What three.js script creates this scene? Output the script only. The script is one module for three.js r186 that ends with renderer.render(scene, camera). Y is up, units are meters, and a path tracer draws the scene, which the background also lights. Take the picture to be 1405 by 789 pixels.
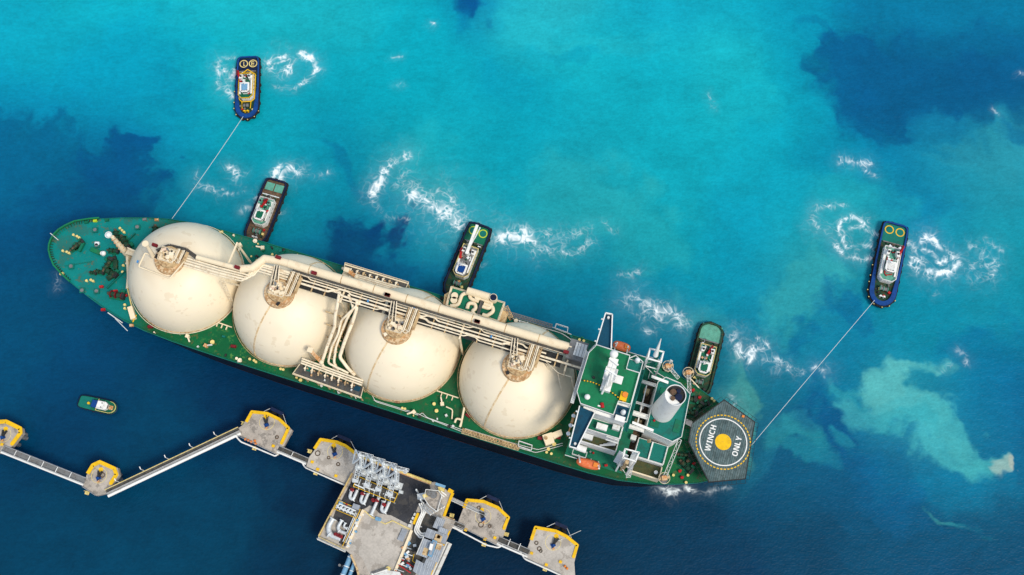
import * as THREE from 'three';
import { mergeGeometries } from 'three/addons/utils/BufferGeometryUtils.js';
import { FontLoader } from 'three/addons/loaders/FontLoader.js';
import { TextGeometry } from 'three/addons/geometries/TextGeometry.js';

// ---------------------------------------------------------------- camera, sky, sun, exposure
const scene = new THREE.Scene();
const camera = new THREE.PerspectiveCamera(30.44, 1024 / 575, 1, 4000);
const CAM_Y = 411, TILT = 17.4575 * Math.PI / 180;
camera.position.set(0, CAM_Y, 0);
camera.up.set(0, 0, -1);
camera.lookAt(0, 0, -CAM_Y * Math.tan(TILT));

const SUN = new THREE.Vector3(0.50, 0.95, 0.42).normalize();
const sun = new THREE.DirectionalLight(new THREE.Color(1.0, 0.91, 0.76), 2.9);
sun.position.set(0, 0, -110).addScaledVector(SUN, 500);
sun.target.position.set(0, 0, -110);
sun.castShadow = true;
sun.shadow.radius = 34;
sun.shadow.mapSize.set(4096, 4096);
Object.assign(sun.shadow.camera, { left: -280, right: 280, top: 220, bottom: -220, near: 10, far: 1200 });
scene.add(sun, sun.target);
{ // bright thin overcast, slightly brighter towards the zenith
  const w = 64, h = 32, d = new Float32Array(w * h * 4);
  for (let j = 0; j < h; j++) for (let i = 0; i < w; i++) {
    const e = Math.sin((j + 0.5) / h * Math.PI - Math.PI / 2), k = (j * w + i) * 4;
    const t = Math.max(0, e);
    d[k] = 0.47 + 0.04 * t; d[k + 1] = 0.55 + 0.05 * t; d[k + 2] = 0.68 + 0.06 * t; d[k + 3] = 1;
  }
  const sky = new THREE.DataTexture(d, w, h, THREE.RGBAFormat, THREE.FloatType);
  sky.mapping = THREE.EquirectangularReflectionMapping; sky.magFilter = THREE.LinearFilter; sky.needsUpdate = true;
  scene.background = sky; scene.environment = sky;
}
const renderer = new THREE.WebGLRenderer({ antialias: true });
renderer.setSize(1024, 575);
renderer.toneMapping = THREE.LinearToneMapping;
renderer.toneMappingExposure = 1.0;
renderer.shadowMap.enabled = true;

// ---------------------------------------------------------------- numbers and noise
const PI = Math.PI, cos = Math.cos, sin = Math.sin, mix = (a, b, t) => a + (b - a) * t;
const clamp = (v, a = 0, b = 1) => Math.min(b, Math.max(a, v));
const sstep = (a, b, v) => { const t = clamp((v - a) / (b - a)); return t * t * (3 - 2 * t); };
function rng(seed) { let s = seed >>> 0; return () => { s = (s + 0x6D2B79F5) >>> 0; let t = Math.imul(s ^ (s >>> 15), 1 | s); t = (t + Math.imul(t ^ (t >>> 7), 61 | t)) ^ t; return ((t ^ (t >>> 14)) >>> 0) / 4294967296; }; }
const HT = new Float32Array(65536); { const r = rng(77); for (let i = 0; i < 65536; i++) HT[i] = r() * 2 - 1; }
const hs = (x, y, s) => HT[((x & 255) + ((y & 255) << 8) + s * 7919) & 65535];
function vn(x, y, s = 0, p = 256) { // value noise, period p
  const xi = Math.floor(x), yi = Math.floor(y), fx = x - xi, fy = y - yi;
  const u = fx * fx * (3 - 2 * fx), v = fy * fy * (3 - 2 * fy);
  const x0 = ((xi % p) + p) % p, x1 = (x0 + 1) % p, y0 = ((yi % p) + p) % p, y1 = (y0 + 1) % p;
  return mix(mix(hs(x0, y0, s), hs(x1, y0, s), u), mix(hs(x0, y1, s), hs(x1, y1, s), u), v);
}
function fbm(x, y, o, s = 0, p = 256) { let a = 0, k = 0.5; for (let i = 0; i < o; i++) { a += k * vn(x, y, s + i * 3, p); x *= 2; y *= 2; p = Math.min(256, p * 2); k *= 0.5; } return a; }
const toS = c => c <= 0.0031308 ? c * 12.92 : 1.055 * Math.pow(c, 1 / 2.4) - 0.055;
const toL = c => c <= 0.04045 ? c / 12.92 : Math.pow((c + 0.055) / 1.055, 2.4);

function tex(w, h, fn, srgb = true) { // fn(i, j) -> [r, g, b] in linear 0..1 (stored as sRGB) or plain data
  const d = new Uint8Array(w * h * 4);
  for (let j = 0; j < h; j++) for (let i = 0; i < w; i++) {
    const c = fn(i, j), k = (j * w + i) * 4;
    for (let q = 0; q < 3; q++) d[k + q] = clamp(srgb ? toS(clamp(c[q])) : c[q]) * 255 + 0.5;
    d[k + 3] = 255;
  }
  const t = new THREE.DataTexture(d, w, h, THREE.RGBAFormat);
  t.magFilter = THREE.LinearFilter; t.minFilter = THREE.LinearMipmapLinearFilter; t.generateMipmaps = true;
  t.wrapS = t.wrapT = THREE.RepeatWrapping; t.anisotropy = 8;
  if (srgb) t.colorSpace = THREE.SRGBColorSpace;
  t.needsUpdate = true; return t;
}
// worn paint: base colour with cloudy variation, specks and patches of a second colour (rust, dirt)
function paint(base, o = {}) {
  const { v = 0.12, spot = [0.16, 0.07, 0.03], amt = 0.15, thr = 0.28, size = 24, seed = 1, n = 256, rough = 0.6, metal = 0, speck = 0.06, fine = 1 } = o;
  const map = tex(n, n, (i, j) => {
    const x = i / n, y = j / n;
    const c = 1 + v * 2 * fbm(x * 6, y * 6, 4, seed, 6) + v * 0.8 * vn(x * 64, y * 64, seed + 9, 64) * fine;
    const m = amt * sstep(thr, thr + 0.16, fbm(x * 10, y * 10, 4, seed + 21, 10) + 0.12 * vn(x * 90, y * 90, seed + 5, 90)) + speck * (hs(i, j, seed) > 0.93 ? 1 : 0);
    return [0, 1, 2].map(q => mix(base[q] * c, spot[q], m));
  });
  map.repeat.set(1 / size, 1 / size);
  return new THREE.MeshPhysicalMaterial({ map, roughness: rough, metalness: metal, specularIntensity: 0.4 });
}
const flat = (r, g, b, rough = 0.6, metal = 0) => new THREE.MeshStandardMaterial({ color: new THREE.Color().setRGB(r, g, b), roughness: rough, metalness: metal });

// ---------------------------------------------------------------- geometry helpers (all return plain geometries)
const V3 = (x, y, z) => new THREE.Vector3(x, y, z);
const YUP = V3(0, 1, 0);
function bx(w, h, d, x, y, z, ry = 0) { const g = new THREE.BoxGeometry(w, h, d); g.translate(0, h / 2, 0); if (ry) g.rotateY(ry); g.translate(x, y, z); return g; }
function cy(r, h, x, y, z, n = 16, r2 = r) { const g = new THREE.CylinderGeometry(r2, r, h, n); g.translate(x, y + h / 2, z); return g; }
const post = (r, h, [x, y, z], n = 14, r2 = r) => cy(r, h, x, y, z, n, r2);
function ball(r, x, y, z, n = 14) { const g = new THREE.SphereGeometry(r, n, Math.max(8, n >> 1)); g.translate(x, y, z); return g; }
function rod(a, b, r, n = 7, r2 = r) { const A = V3(...a), B = V3(...b), d = B.clone().sub(A), g = new THREE.CylinderGeometry(r2, r, d.length(), n); g.applyQuaternion(new THREE.Quaternion().setFromUnitVectors(YUP, d.clone().normalize())); g.translate(...A.add(B).multiplyScalar(0.5).toArray()); return g; }
function bar(a, b, w, h) { // box beam from a to b, w across, h deep
  const A = V3(...a), B = V3(...b), d = B.clone().sub(A), g = new THREE.BoxGeometry(w, h, d.length());
  const m = new THREE.Matrix4().lookAt(B, A, Math.abs(d.y) > 0.98 * d.length() ? V3(1, 0, 0) : YUP); g.applyMatrix4(m); g.translate(...A.add(B).multiplyScalar(0.5).toArray()); return g; }
function pipe(pts, r, bend = 1.2, n = 8) { // straight runs with rounded elbows
  const P = pts.map(p => V3(...p)), path = new THREE.CurvePath(); let last = P[0];
  for (let i = 1; i < P.length; i++) {
    if (i < P.length - 1) {
      const a = P[i - 1].clone().sub(P[i]), b = P[i + 1].clone().sub(P[i]), q = Math.min(bend, a.length() * 0.45, b.length() * 0.45);
      const s = P[i].clone().addScaledVector(a.normalize(), q), e = P[i].clone().addScaledVector(b.normalize(), q);
      if (last.distanceTo(s) > 0.01) path.add(new THREE.LineCurve3(last, s));
      path.add(new THREE.QuadraticBezierCurve3(s, P[i].clone(), e)); last = e;
    } else path.add(new THREE.LineCurve3(last, P[i]));
  }
  const list = [];
  for (const c of path.curves) { const st = c.isLineCurve3 ? 1 : 5; list.push(new THREE.TubeGeometry(c, st, r, n, false)); }
  for (const [p, q] of [[P[0], P[1]], [P[P.length - 1], P[P.length - 2]]]) { const c = new THREE.CircleGeometry(r, n); c.lookAt(p.clone().sub(q).normalize()); c.translate(p.x, p.y, p.z); list.push(c); }
  return mg(list, false);
}
function prism(pts, y0, y1, holes = [], bevel = 0) { // polygon of [x, z] standing from y0 to y1
  const mk = (P, C) => { const s = new C(); P.forEach(([x, z], i) => i ? s.lineTo(x, -z) : s.moveTo(x, -z)); s.closePath(); return s; };
  const s = mk(pts, THREE.Shape); for (const h of holes) s.holes.push(mk(h, THREE.Path));
  const g = new THREE.ExtrudeGeometry(s, { depth: y1 - y0 - 2 * bevel, bevelEnabled: bevel > 0, bevelSize: bevel, bevelThickness: bevel, bevelOffset: -bevel, bevelSegments: 2, curveSegments: 8 });
  g.rotateX(-PI / 2); g.translate(0, y0 + bevel, 0); return g;
}
const ring = (x, z, r, n = 40, a0 = 0) => Array.from({ length: n }, (_, i) => [x + r * cos(a0 + i / n * 2 * PI), z + r * sin(a0 + i / n * 2 * PI)]);
function inset(P, k) { const cx = P.reduce((s, p) => s + p[0], 0) / P.length, cz = P.reduce((s, p) => s + p[1], 0) / P.length; return P.map(([x, z]) => { const d = Math.hypot(x - cx, z - cz); return [x + (cx - x) * k / d, z + (cz - z) * k / d]; }); }
function mg(list, uv = true) {
  const L = list.map(g => { let q = g.index ? g.toNonIndexed() : g.clone(); for (const k of Object.keys(q.attributes)) if (!['position', 'normal', 'uv'].includes(k)) q.deleteAttribute(k); if (!q.attributes.normal) q.computeVertexNormals(); if (!q.attributes.uv) q.setAttribute('uv', new THREE.BufferAttribute(new Float32Array(q.attributes.position.count * 2), 2)); q.morphAttributes = {}; return q; });
  const g = L.length > 1 ? mergeGeometries(L) : L[0];
  if (uv) metres(g); return g;
}
function metres(g) { // box-projected texture coordinates in metres
  const p = g.attributes.position, n = g.attributes.normal, u = g.attributes.uv;
  for (let t = 0; t < p.count; t += 3) {
    let ax = 0, ay = 0, az = 0; for (let k = 0; k < 3; k++) { ax += Math.abs(n.getX(t + k)); ay += Math.abs(n.getY(t + k)); az += Math.abs(n.getZ(t + k)); }
    for (let k = t; k < t + 3; k++) if (ay >= ax && ay >= az) u.setXY(k, p.getX(k), p.getZ(k)); else if (ax >= az) u.setXY(k, p.getZ(k), p.getY(k)); else u.setXY(k, p.getX(k), p.getY(k));
  }
}
const offs = (g, x, y, z, ry = 0) => { const q = g.clone(); if (ry) q.rotateY(ry); q.translate(x, y, z); return q; };
function rails(pts, y, h = 1.1, step = 2.2, r = 0.07, closed = false) { // handrail: posts, top and middle rail
  const L = [], P = closed ? [...pts, pts[0]] : pts;
  for (let i = 1; i < P.length; i++) {
    const [x0, z0] = P[i - 1], [x1, z1] = P[i], d = Math.hypot(x1 - x0, z1 - z0), n = Math.max(1, Math.round(d / step));
    L.push(rod([x0, y + h, z0], [x1, y + h, z1], r, 5), rod([x0, y + h * 0.5, z0], [x1, y + h * 0.5, z1], r * 0.7, 4));
    for (let k = 0; k <= n; k++) { const t = k / n; L.push(rod([mix(x0, x1, t), y, mix(z0, z1, t)], [mix(x0, x1, t), y + h, mix(z0, z1, t)], r * 0.8, 4)); }
  }
  return mg(L, false);
}
function ladderway(a, b, w, m) { // open truss beam: two chords and zigzag bracing
  const A = V3(...a), B = V3(...b), d = B.clone().sub(A), s = d.clone().cross(YUP); if (s.length() < 0.1) s.set(1, 0, 0); s.normalize().multiplyScalar(w / 2);
  const L = [], n = m ?? Math.max(2, Math.round(d.length() / w)), at = (t, k) => A.clone().addScaledVector(d, t).addScaledVector(s, k).toArray();
  L.push(rod(at(0, -1), at(1, -1), w * 0.1, 5), rod(at(0, 1), at(1, 1), w * 0.1, 5));
  for (let i = 0; i < n; i++) { const e = i % 2 ? 1 : -1; L.push(rod(at(i / n, e), at((i + 1) / n, -e), w * 0.06, 4), rod(at(i / n, -1), at(i / n, 1), w * 0.06, 4)); }
  L.push(rod(at(1, -1), at(1, 1), w * 0.08, 4)); return mg(L, false);
}

// ---------------------------------------------------------------- scene tree helpers
const taken = {};
function numbered(n) { const k = taken[n] = (taken[n] ?? -1) + 1; return k ? n + '_' + String(k).padStart(3, '0') : n; }
function shade(o) { o.castShadow = o.receiveShadow = true; return o; }
function part(parent, name, list, mat, raw = false) { const g = raw ? (Array.isArray(list) ? list[0] : list) : mg(Array.isArray(list) ? list : [list]); const m = shade(new THREE.Mesh(g, mat)); m.name = name; parent.add(m); return m; }
function thing(name, label, category, x, y, z, turn = 0, group) { const o = new THREE.Group(); o.name = numbered(name); o.position.set(x, y, z); o.rotation.y = turn; o.userData = { label, category }; if (group) o.userData.group = group; scene.add(o); return o; }
function struct(name, g, mat) { const m = shade(new THREE.Mesh(g, mat)); m.name = name; m.userData.kind = 'structure'; scene.add(m); return m; }

// ---------------------------------------------------------------- materials
const M = {
  cream: paint([0.82, 0.69, 0.49], { v: 0.04, spot: [0.50, 0.32, 0.16], amt: 0.22, thr: 0.36, seed: 3, rough: 0.55 }),
  pipe: paint([0.84, 0.73, 0.55], { v: 0.08, spot: [0.40, 0.22, 0.09], amt: 0.45, thr: 0.26, size: 10, seed: 4, rough: 0.5 }),
  tan: paint([0.55, 0.40, 0.22], { v: 0.15, spot: [0.22, 0.10, 0.04], amt: 0.6, thr: 0.15, size: 9, seed: 5 }),
  rust: paint([0.46, 0.27, 0.13], { v: 0.25, spot: [0.72, 0.56, 0.36], amt: 0.75, thr: 0.0, size: 7, seed: 6, rough: 0.85 }),
  green: paint([0.004, 0.135, 0.075], { v: 0.12, spot: [0.03, 0.05, 0.03], amt: 0.3, seed: 7, rough: 0.55 }),
  teal: paint([0.004, 0.155, 0.125], { v: 0.12, spot: [0.02, 0.06, 0.05], amt: 0.35, seed: 8, rough: 0.55 }),
  brightgreen: paint([0.006, 0.17, 0.07], { v: 0.1, spot: [0.03, 0.09, 0.05], amt: 0.35, seed: 9, rough: 0.55 }),
  darkgreen: paint([0.012, 0.055, 0.03], { v: 0.25, spot: [0.09, 0.045, 0.02], amt: 0.5, thr: 0.12, size: 8, seed: 10 }),
  olive: paint([0.06, 0.062, 0.022], { v: 0.2, spot: [0.02, 0.06, 0.03], amt: 0.5, thr: 0.15, size: 14, seed: 11 }),
  white: paint([0.80, 0.80, 0.78], { v: 0.04, spot: [0.45, 0.36, 0.26], amt: 0.25, thr: 0.32, size: 12, seed: 12, rough: 0.45 }),
  offwhite: paint([0.66, 0.67, 0.66], { v: 0.06, spot: [0.35, 0.28, 0.2], amt: 0.35, thr: 0.25, size: 12, seed: 13, rough: 0.5 }),
  hull: paint([0.008, 0.010, 0.016], { v: 0.2, spot: [0.03, 0.02, 0.018], amt: 0.3, seed: 14, rough: 0.45 }),
  boot: paint([0.10, 0.030, 0.018], { v: 0.3, spot: [0.02, 0.015, 0.012], amt: 0.7, thr: 0.02, seed: 15 }),
  dark: paint([0.022, 0.024, 0.026], { v: 0.3, spot: [0.08, 0.05, 0.03], amt: 0.4, thr: 0.2, size: 7, seed: 16 }),
  steel: paint([0.17, 0.175, 0.18], { v: 0.15, spot: [0.10, 0.06, 0.04], amt: 0.4, thr: 0.22, size: 9, seed: 17, rough: 0.55 }),
  grating: paint([0.075, 0.075, 0.072], { v: 0.25, spot: [0.16, 0.11, 0.07], amt: 0.35, thr: 0.2, size: 6, seed: 18, rough: 0.8 }),
  helideck: [0, 1, 2].map(k => paint([0.082 + 0.014 * k, 0.125 + 0.014 * k, 0.135 + 0.012 * k], { v: 0.16, spot: [0.05, 0.075, 0.08], amt: 0.6, thr: 0.1, size: 9, seed: 19 + k, rough: 0.8 })),
  wing: paint([0.002, 0.055, 0.105], { v: 0.15, spot: [0.01, 0.03, 0.05], amt: 0.4, seed: 23 }),
  orange: paint([0.72, 0.17, 0.06], { v: 0.08, spot: [0.8, 0.32, 0.18], amt: 0.5, thr: 0.2, size: 5, seed: 24, rough: 0.45 }),
  orangebrown: paint([0.50, 0.24, 0.09], { v: 0.2, spot: [0.7, 0.55, 0.36], amt: 0.6, thr: 0.05, size: 5, seed: 25 }),
  red: paint([0.42, 0.015, 0.018], { v: 0.15, spot: [0.15, 0.01, 0.01], amt: 0.5, thr: 0.2, size: 5, seed: 26 }),
  maroon: paint([0.16, 0.012, 0.018], { v: 0.2, spot: [0.06, 0.01, 0.01], amt: 0.4, size: 5, seed: 27 }),
  yellow: paint([0.80, 0.48, 0.010], { v: 0.08, spot: [0.45, 0.27, 0.05], amt: 0.4, thr: 0.25, size: 7, seed: 28 }),
  paleyellow: paint([0.72, 0.58, 0.22], { v: 0.12, spot: [0.3, 0.2, 0.05], amt: 0.4, size: 6, seed: 29 }),
  blue: paint([0.004, 0.05, 0.22], { v: 0.15, spot: [0.005, 0.02, 0.08], amt: 0.4, size: 7, seed: 30, rough: 0.45 }),
  navy: paint([0.006, 0.014, 0.05], { v: 0.25, spot: [0.004, 0.006, 0.012], amt: 0.5, size: 7, seed: 31, rough: 0.5 }),
  rubber: paint([0.016, 0.016, 0.018], { v: 0.3, spot: [0.05, 0.045, 0.04], amt: 0.4, size: 4, seed: 32, rough: 0.9 }),
  concrete: paint([0.45, 0.415, 0.375], { v: 0.12, spot: [0.25, 0.22, 0.19], amt: 0.55, thr: 0.16, size: 30, seed: 33, n: 512, rough: 0.9 }),
  concrete2: paint([0.41, 0.365, 0.32], { v: 0.16, spot: [0.17, 0.155, 0.14], amt: 0.6, thr: 0.16, size: 13, seed: 34, n: 512, rough: 0.9 }),
  asphalt: paint([0.040, 0.042, 0.050], { v: 0.2, spot: [0.09, 0.085, 0.08], amt: 0.45, thr: 0.15, size: 21, seed: 35, n: 512, rough: 0.9 }),
  jettysteel: paint([0.42, 0.43, 0.44], { v: 0.1, spot: [0.25, 0.2, 0.16], amt: 0.4, thr: 0.22, size: 9, seed: 36, rough: 0.5 }),
  silver: paint([0.60, 0.64, 0.67], { v: 0.08, spot: [0.3, 0.3, 0.3], amt: 0.4, thr: 0.25, size: 6, seed: 37, rough: 0.38, metal: 0.15 }),
  armwhite: paint([0.74, 0.78, 0.80], { v: 0.06, spot: [0.35, 0.4, 0.45], amt: 0.4, thr: 0.25, size: 6, seed: 38, rough: 0.45 }),
  roofgrey: paint([0.29, 0.32, 0.37], { v: 0.08, spot: [0.2, 0.21, 0.22], amt: 0.4, thr: 0.25, size: 12, seed: 39, rough: 0.6 }),
  bluepipe: paint([0.16, 0.34, 0.52], { v: 0.1, spot: [0.1, 0.2, 0.3], amt: 0.4, size: 8, seed: 40, rough: 0.4 }),
  blush: paint([0.74, 0.56, 0.43], { v: 0.08, spot: [0.45, 0.25, 0.14], amt: 0.5, thr: 0.15, size: 4, seed: 44 }),
  seam: paint([0.66, 0.47, 0.26], { v: 0.12, spot: [0.80, 0.66, 0.45], amt: 0.8, thr: 0.05, size: 5, seed: 43 }),
  glass: flat(0.012, 0.02, 0.03, 0.08), rope: flat(0.62, 0.66, 0.66, 0.9), brown: paint([0.13, 0.075, 0.045], { v: 0.3, spot: [0.03, 0.05, 0.035], amt: 0.6, thr: 0.05, size: 7, seed: 41 }),
  orangesign: flat(0.75, 0.22, 0.02), lime: flat(0.50, 0.62, 0.02, 0.6), skyblue: flat(0.05, 0.25, 0.55, 0.5), mint: paint([0.10, 0.33, 0.25], { v: 0.15, seed: 42, size: 6 }),
};


// ---------------------------------------------------------------- water: silt-laden turquoise plumes over deep navy, with propeller foam
const WATER = [ // x, z in metres, colour of the water there (sRGB)
  [-228.27,-263.63, 5,165,190],
  [-179.53,-263.63, 8,175,195],
  [-130.79,-263.63, 15,180,195],
  [-82.05,-263.63, 20,175,190],
  [-46.3,-263.63, 5,170,190],
  [-17.06,-263.63, 0,120,165],
  [18.68,-263.63, 35,180,195],
  [64.17,-263.63, 10,165,190],
  [96.67,-263.63, 5,165,190],
  [129.16,-263.63, 0,150,180],
  [155.16,-263.63, 0,115,155],
  [194.15,-263.63, 0,120,160],
  [228.27,-263.63, 0,120,160],
  [-222.98,-227.24, 0,155,185],
  [-191.24,-227.24, 0,160,190],
  [-159.5,-227.24, 0,155,185],
  [-127.76,-227.24, 10,165,180],
  [-86.49,-227.24, 8,165,185],
  [-48.4,-227.24, 0,165,185],
  [-0.79,-227.24, 0,160,185],
  [30.95,-227.24, 15,175,190],
  [62.69,-227.24, 5,168,188],
  [94.43,-227.24, 12,175,190],
  [119.82,-227.24, 0,155,180],
  [142.04,-227.24, 0,100,145],
  [173.78,-227.24, 0,92,138],
  [199.17,-227.24, 0,100,145],
  [222.98,-227.24, 0,88,135],
  [-209.54,-245.22, 6,170,192],
  [-151.73,-245.22, 5,170,192],
  [-103.56,-245.22, 15,172,186],
  [-65.03,-245.22, 8,170,188],
  [-32.92,-245.22, 2,165,186],
  [5.62,-245.22, 22,172,188],
  [47.37,-245.22, 14,174,192],
  [89.11,-245.22, 20,178,192],
  [-220.43,-209.67, 0,135,172],
  [-195.32,-209.67, 0,140,175],
  [-163.95,-209.67, 0,145,178],
  [-138.84,-209.67, 2,158,182],
  [-94.92,-209.67, 6,162,182],
  [-63.54,-209.67, 0,160,180],
  [-25.89,-209.67, 4,164,184],
  [14.9,-209.67, 2,162,184],
  [52.56,-209.67, 8,166,184],
  [80.8,-209.67, 10,170,186],
  [109.04,-209.67, 4,162,184],
  [-217.93,-192.5, 0,100,150],
  [-186.91,-192.5, 0,100,145],
  [-162.09,-192.5, 0,95,145],
  [-148.13,-192.5, 0,115,160],
  [-137.27,-192.5, 5,155,180],
  [-109.35,-192.5, 5,160,180],
  [-69.02,-192.5, 0,140,170],
  [-31.8,-192.5, 15,165,180],
  [-0.78,-192.5, 0,160,182],
  [30.25,-192.5, 8,165,185],
  [61.27,-192.5, 5,165,182],
  [92.29,-192.5, 8,168,185],
  [117.11,-192.5, 0,160,185],
  [138.82,-192.5, 0,130,165],
  [154.33,-192.5, 0,120,160],
  [185.36,-192.5, 15,125,160],
  [217.93,-192.5, 30,140,165],
  [-215.49,-175.72, 0,88,132],
  [-184.82,-175.72, 0,85,130],
  [-157.21,-175.72, 0,88,135],
  [-138.8,-175.72, 2,140,165],
  [-123.47,-175.72, 4,145,168],
  [-83.59,-175.72, 4,148,170],
  [-55.98,-175.72, 4,140,166],
  [-25.31,-175.72, 12,158,176],
  [-0.77,-175.72, 6,158,178],
  [29.91,-175.72, 22,164,178],
  [66.72,-175.72, 10,162,180],
  [97.39,-175.72, 4,158,182],
  [128.07,-175.72, 4,155,178],
  [177.15,-175.72, 8,135,165],
  [201.69,-175.72, 30,148,168],
  [-213.1,-159.3, 0,85,125],
  [-182.77,-159.3, 0,80,125],
  [-158.5,-159.3, 0,85,130],
  [-146.37,-159.3, 0,90,130],
  [-134.23,-159.3, 5,135,160],
  [-113,-159.3, 0,130,155],
  [-85.7,-159.3, 5,135,160],
  [-67.5,-159.3, 0,100,140],
  [-46.26,-159.3, 10,150,170],
  [-31.09,-159.3, 8,155,175],
  [5.31,-159.3, 10,155,175],
  [29.58,-159.3, 30,165,175],
  [59.91,-159.3, 10,160,175],
  [90.25,-159.3, 0,150,178],
  [114.52,-159.3, 5,160,182],
  [141.82,-159.3, 25,160,175],
  [169.12,-159.3, 0,120,165],
  [190.35,-159.3, 20,150,170],
  [213.1,-159.3, 20,145,165],
  [-209.85,-136.92, 0,80,120],
  [-194.92,-136.92, 0,75,118],
  [-75.43,-136.92, 0,85,130],
  [-54.52,-136.92, 0,90,135],
  [-39.58,-136.92, 0,110,150],
  [11.2,-136.92, 0,125,155],
  [29.13,-136.92, 0,130,160],
  [59,-136.92, 0,145,170],
  [88.87,-136.92, 0,145,172],
  [121.73,-136.92, 40,160,170],
  [139.65,-136.92, 20,140,160],
  [178.49,-136.92, 5,140,165],
  [209.85,-136.92, 10,145,165],
  [-207.14,-118.28, 0,75,115],
  [-183.55,-118.28, 0,72,112],
  [16.95,-118.28, 0,105,140],
  [43.49,-118.28, 0,115,145],
  [67.08,-118.28, 10,130,155],
  [102.47,-118.28, 0,125,160],
  [114.26,-118.28, 30,150,165],
  [129,-118.28, 0,115,155],
  [161.44,-118.28, 0,140,165],
  [185.03,-118.28, 4,138,164],
  [207.14,-118.28, 0,135,160],
  [-204.07,-97.13, 0,78,118],
  [-175.02,-97.13, 0,70,112],
  [-145.97,-97.13, 0,60,100],
  [57.37,-97.13, 0,90,125],
  [95.13,-97.13, 10,115,140],
  [115.47,-97.13, 0,130,160],
  [138.71,-97.13, 0,125,160],
  [173.57,-97.13, 0,130,160],
  [204.07,-97.13, 0,110,150],
  [-201.5,-79.49, 0,72,108],
  [-172.82,-79.49, 0,60,98],
  [-144.14,-79.49, 0,65,100],
  [-115.45,-79.49, 0,48,85],
  [-86.77,-79.49, 0,42,78],
  [-58.08,-79.49, 0,38,73],
  [91.07,-79.49, 40,130,140],
  [102.54,-79.49, 0,80,125],
  [122.62,-79.49, 0,90,135],
  [136.97,-79.49, 10,120,150],
  [159.91,-79.49, 50,155,165],
  [185.73,-79.49, 0,120,160],
  [201.5,-79.49, 0,100,145],
  [-199,-62.29, 0,62,98],
  [-170.68,-62.29, 0,56,92],
  [-142.35,-62.29, 0,65,98],
  [-114.02,-62.29, 0,55,90],
  [-71.53,-62.29, 0,45,78],
  [-43.2,-62.29, 0,36,68],
  [-0.71,-62.29, 0,36,64],
  [55.95,-62.29, 0,44,74],
  [101.27,-62.29, 0,75,115],
  [118.27,-62.29, 10,100,130],
  [135.27,-62.29, 0,85,130],
  [155.1,-62.29, 0,100,145],
  [183.42,-62.29, 20,125,155],
  [199,-62.29, 0,90,130],
  [-195.77,-40.01, 0,60,90],
  [-153.97,-40.01, 0,58,88],
  [-112.16,-40.01, 0,60,90],
  [-78.72,-40.01, 0,42,70],
  [-45.28,-40.01, 0,38,66],
  [-14.63,-40.01, 0,40,68],
  [27.17,-40.01, 0,50,80],
  [68.97,-40.01, 0,58,90],
  [110.77,-40.01, 0,65,97],
  [147,-40.01, 0,74,108],
  [166.51,-40.01, 0,80,115],
  [195.77,-40.01, 0,78,112],
  [-192.28,-16.06, 0,64,94],
  [-151.23,-16.06, 0,66,96],
  [-110.17,-16.06, 0,62,90],
  [-74.59,-16.06, 0,46,74],
  [-39,-16.06, 0,38,66],
  [-0.68,-16.06, 0,40,68],
  [54.06,-16.06, 0,54,84],
  [108.8,-16.06, 0,64,96],
  [149.86,-16.06, 0,78,112],
  [192.28,-16.06, 0,76,110],
  [-254.26,-263.63, 0,150,180],
  [-245.53,-209.67, 0,125,165],
  [-237.37,-159.3, 0,82,122],
  [-227.31,-97.13, 0,75,112],
  [-218.06,-40.01, 0,62,96],
  [255.89,-263.63, 0,115,155],
  [247.1,-209.67, 0,100,145],
  [238.89,-159.3, 15,140,165],
  [231.21,-112.17, 0,125,155],
  [224.01,-67.97, 0,88,130],
  [216.81,-23.77, 0,70,110],
  [-232.12,-290.14, 5,165,190],
  [-132.99,-290.14, 12,172,190],
  [-33.87,-290.14, 8,165,188],
  [65.26,-290.14, 10,165,190],
  [164.38,-290.14, 0,125,162],
  [232.12,-290.14, 0,118,158],
  [-162.93,-0.13, 0,64,98],
  [-81.8,-0.13, 0,52,84],
  [-0.68,-0.13, 0,36,66],
  [80.45,-0.13, 0,48,86],
  [161.58,-0.13, 0,68,108]];
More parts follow.
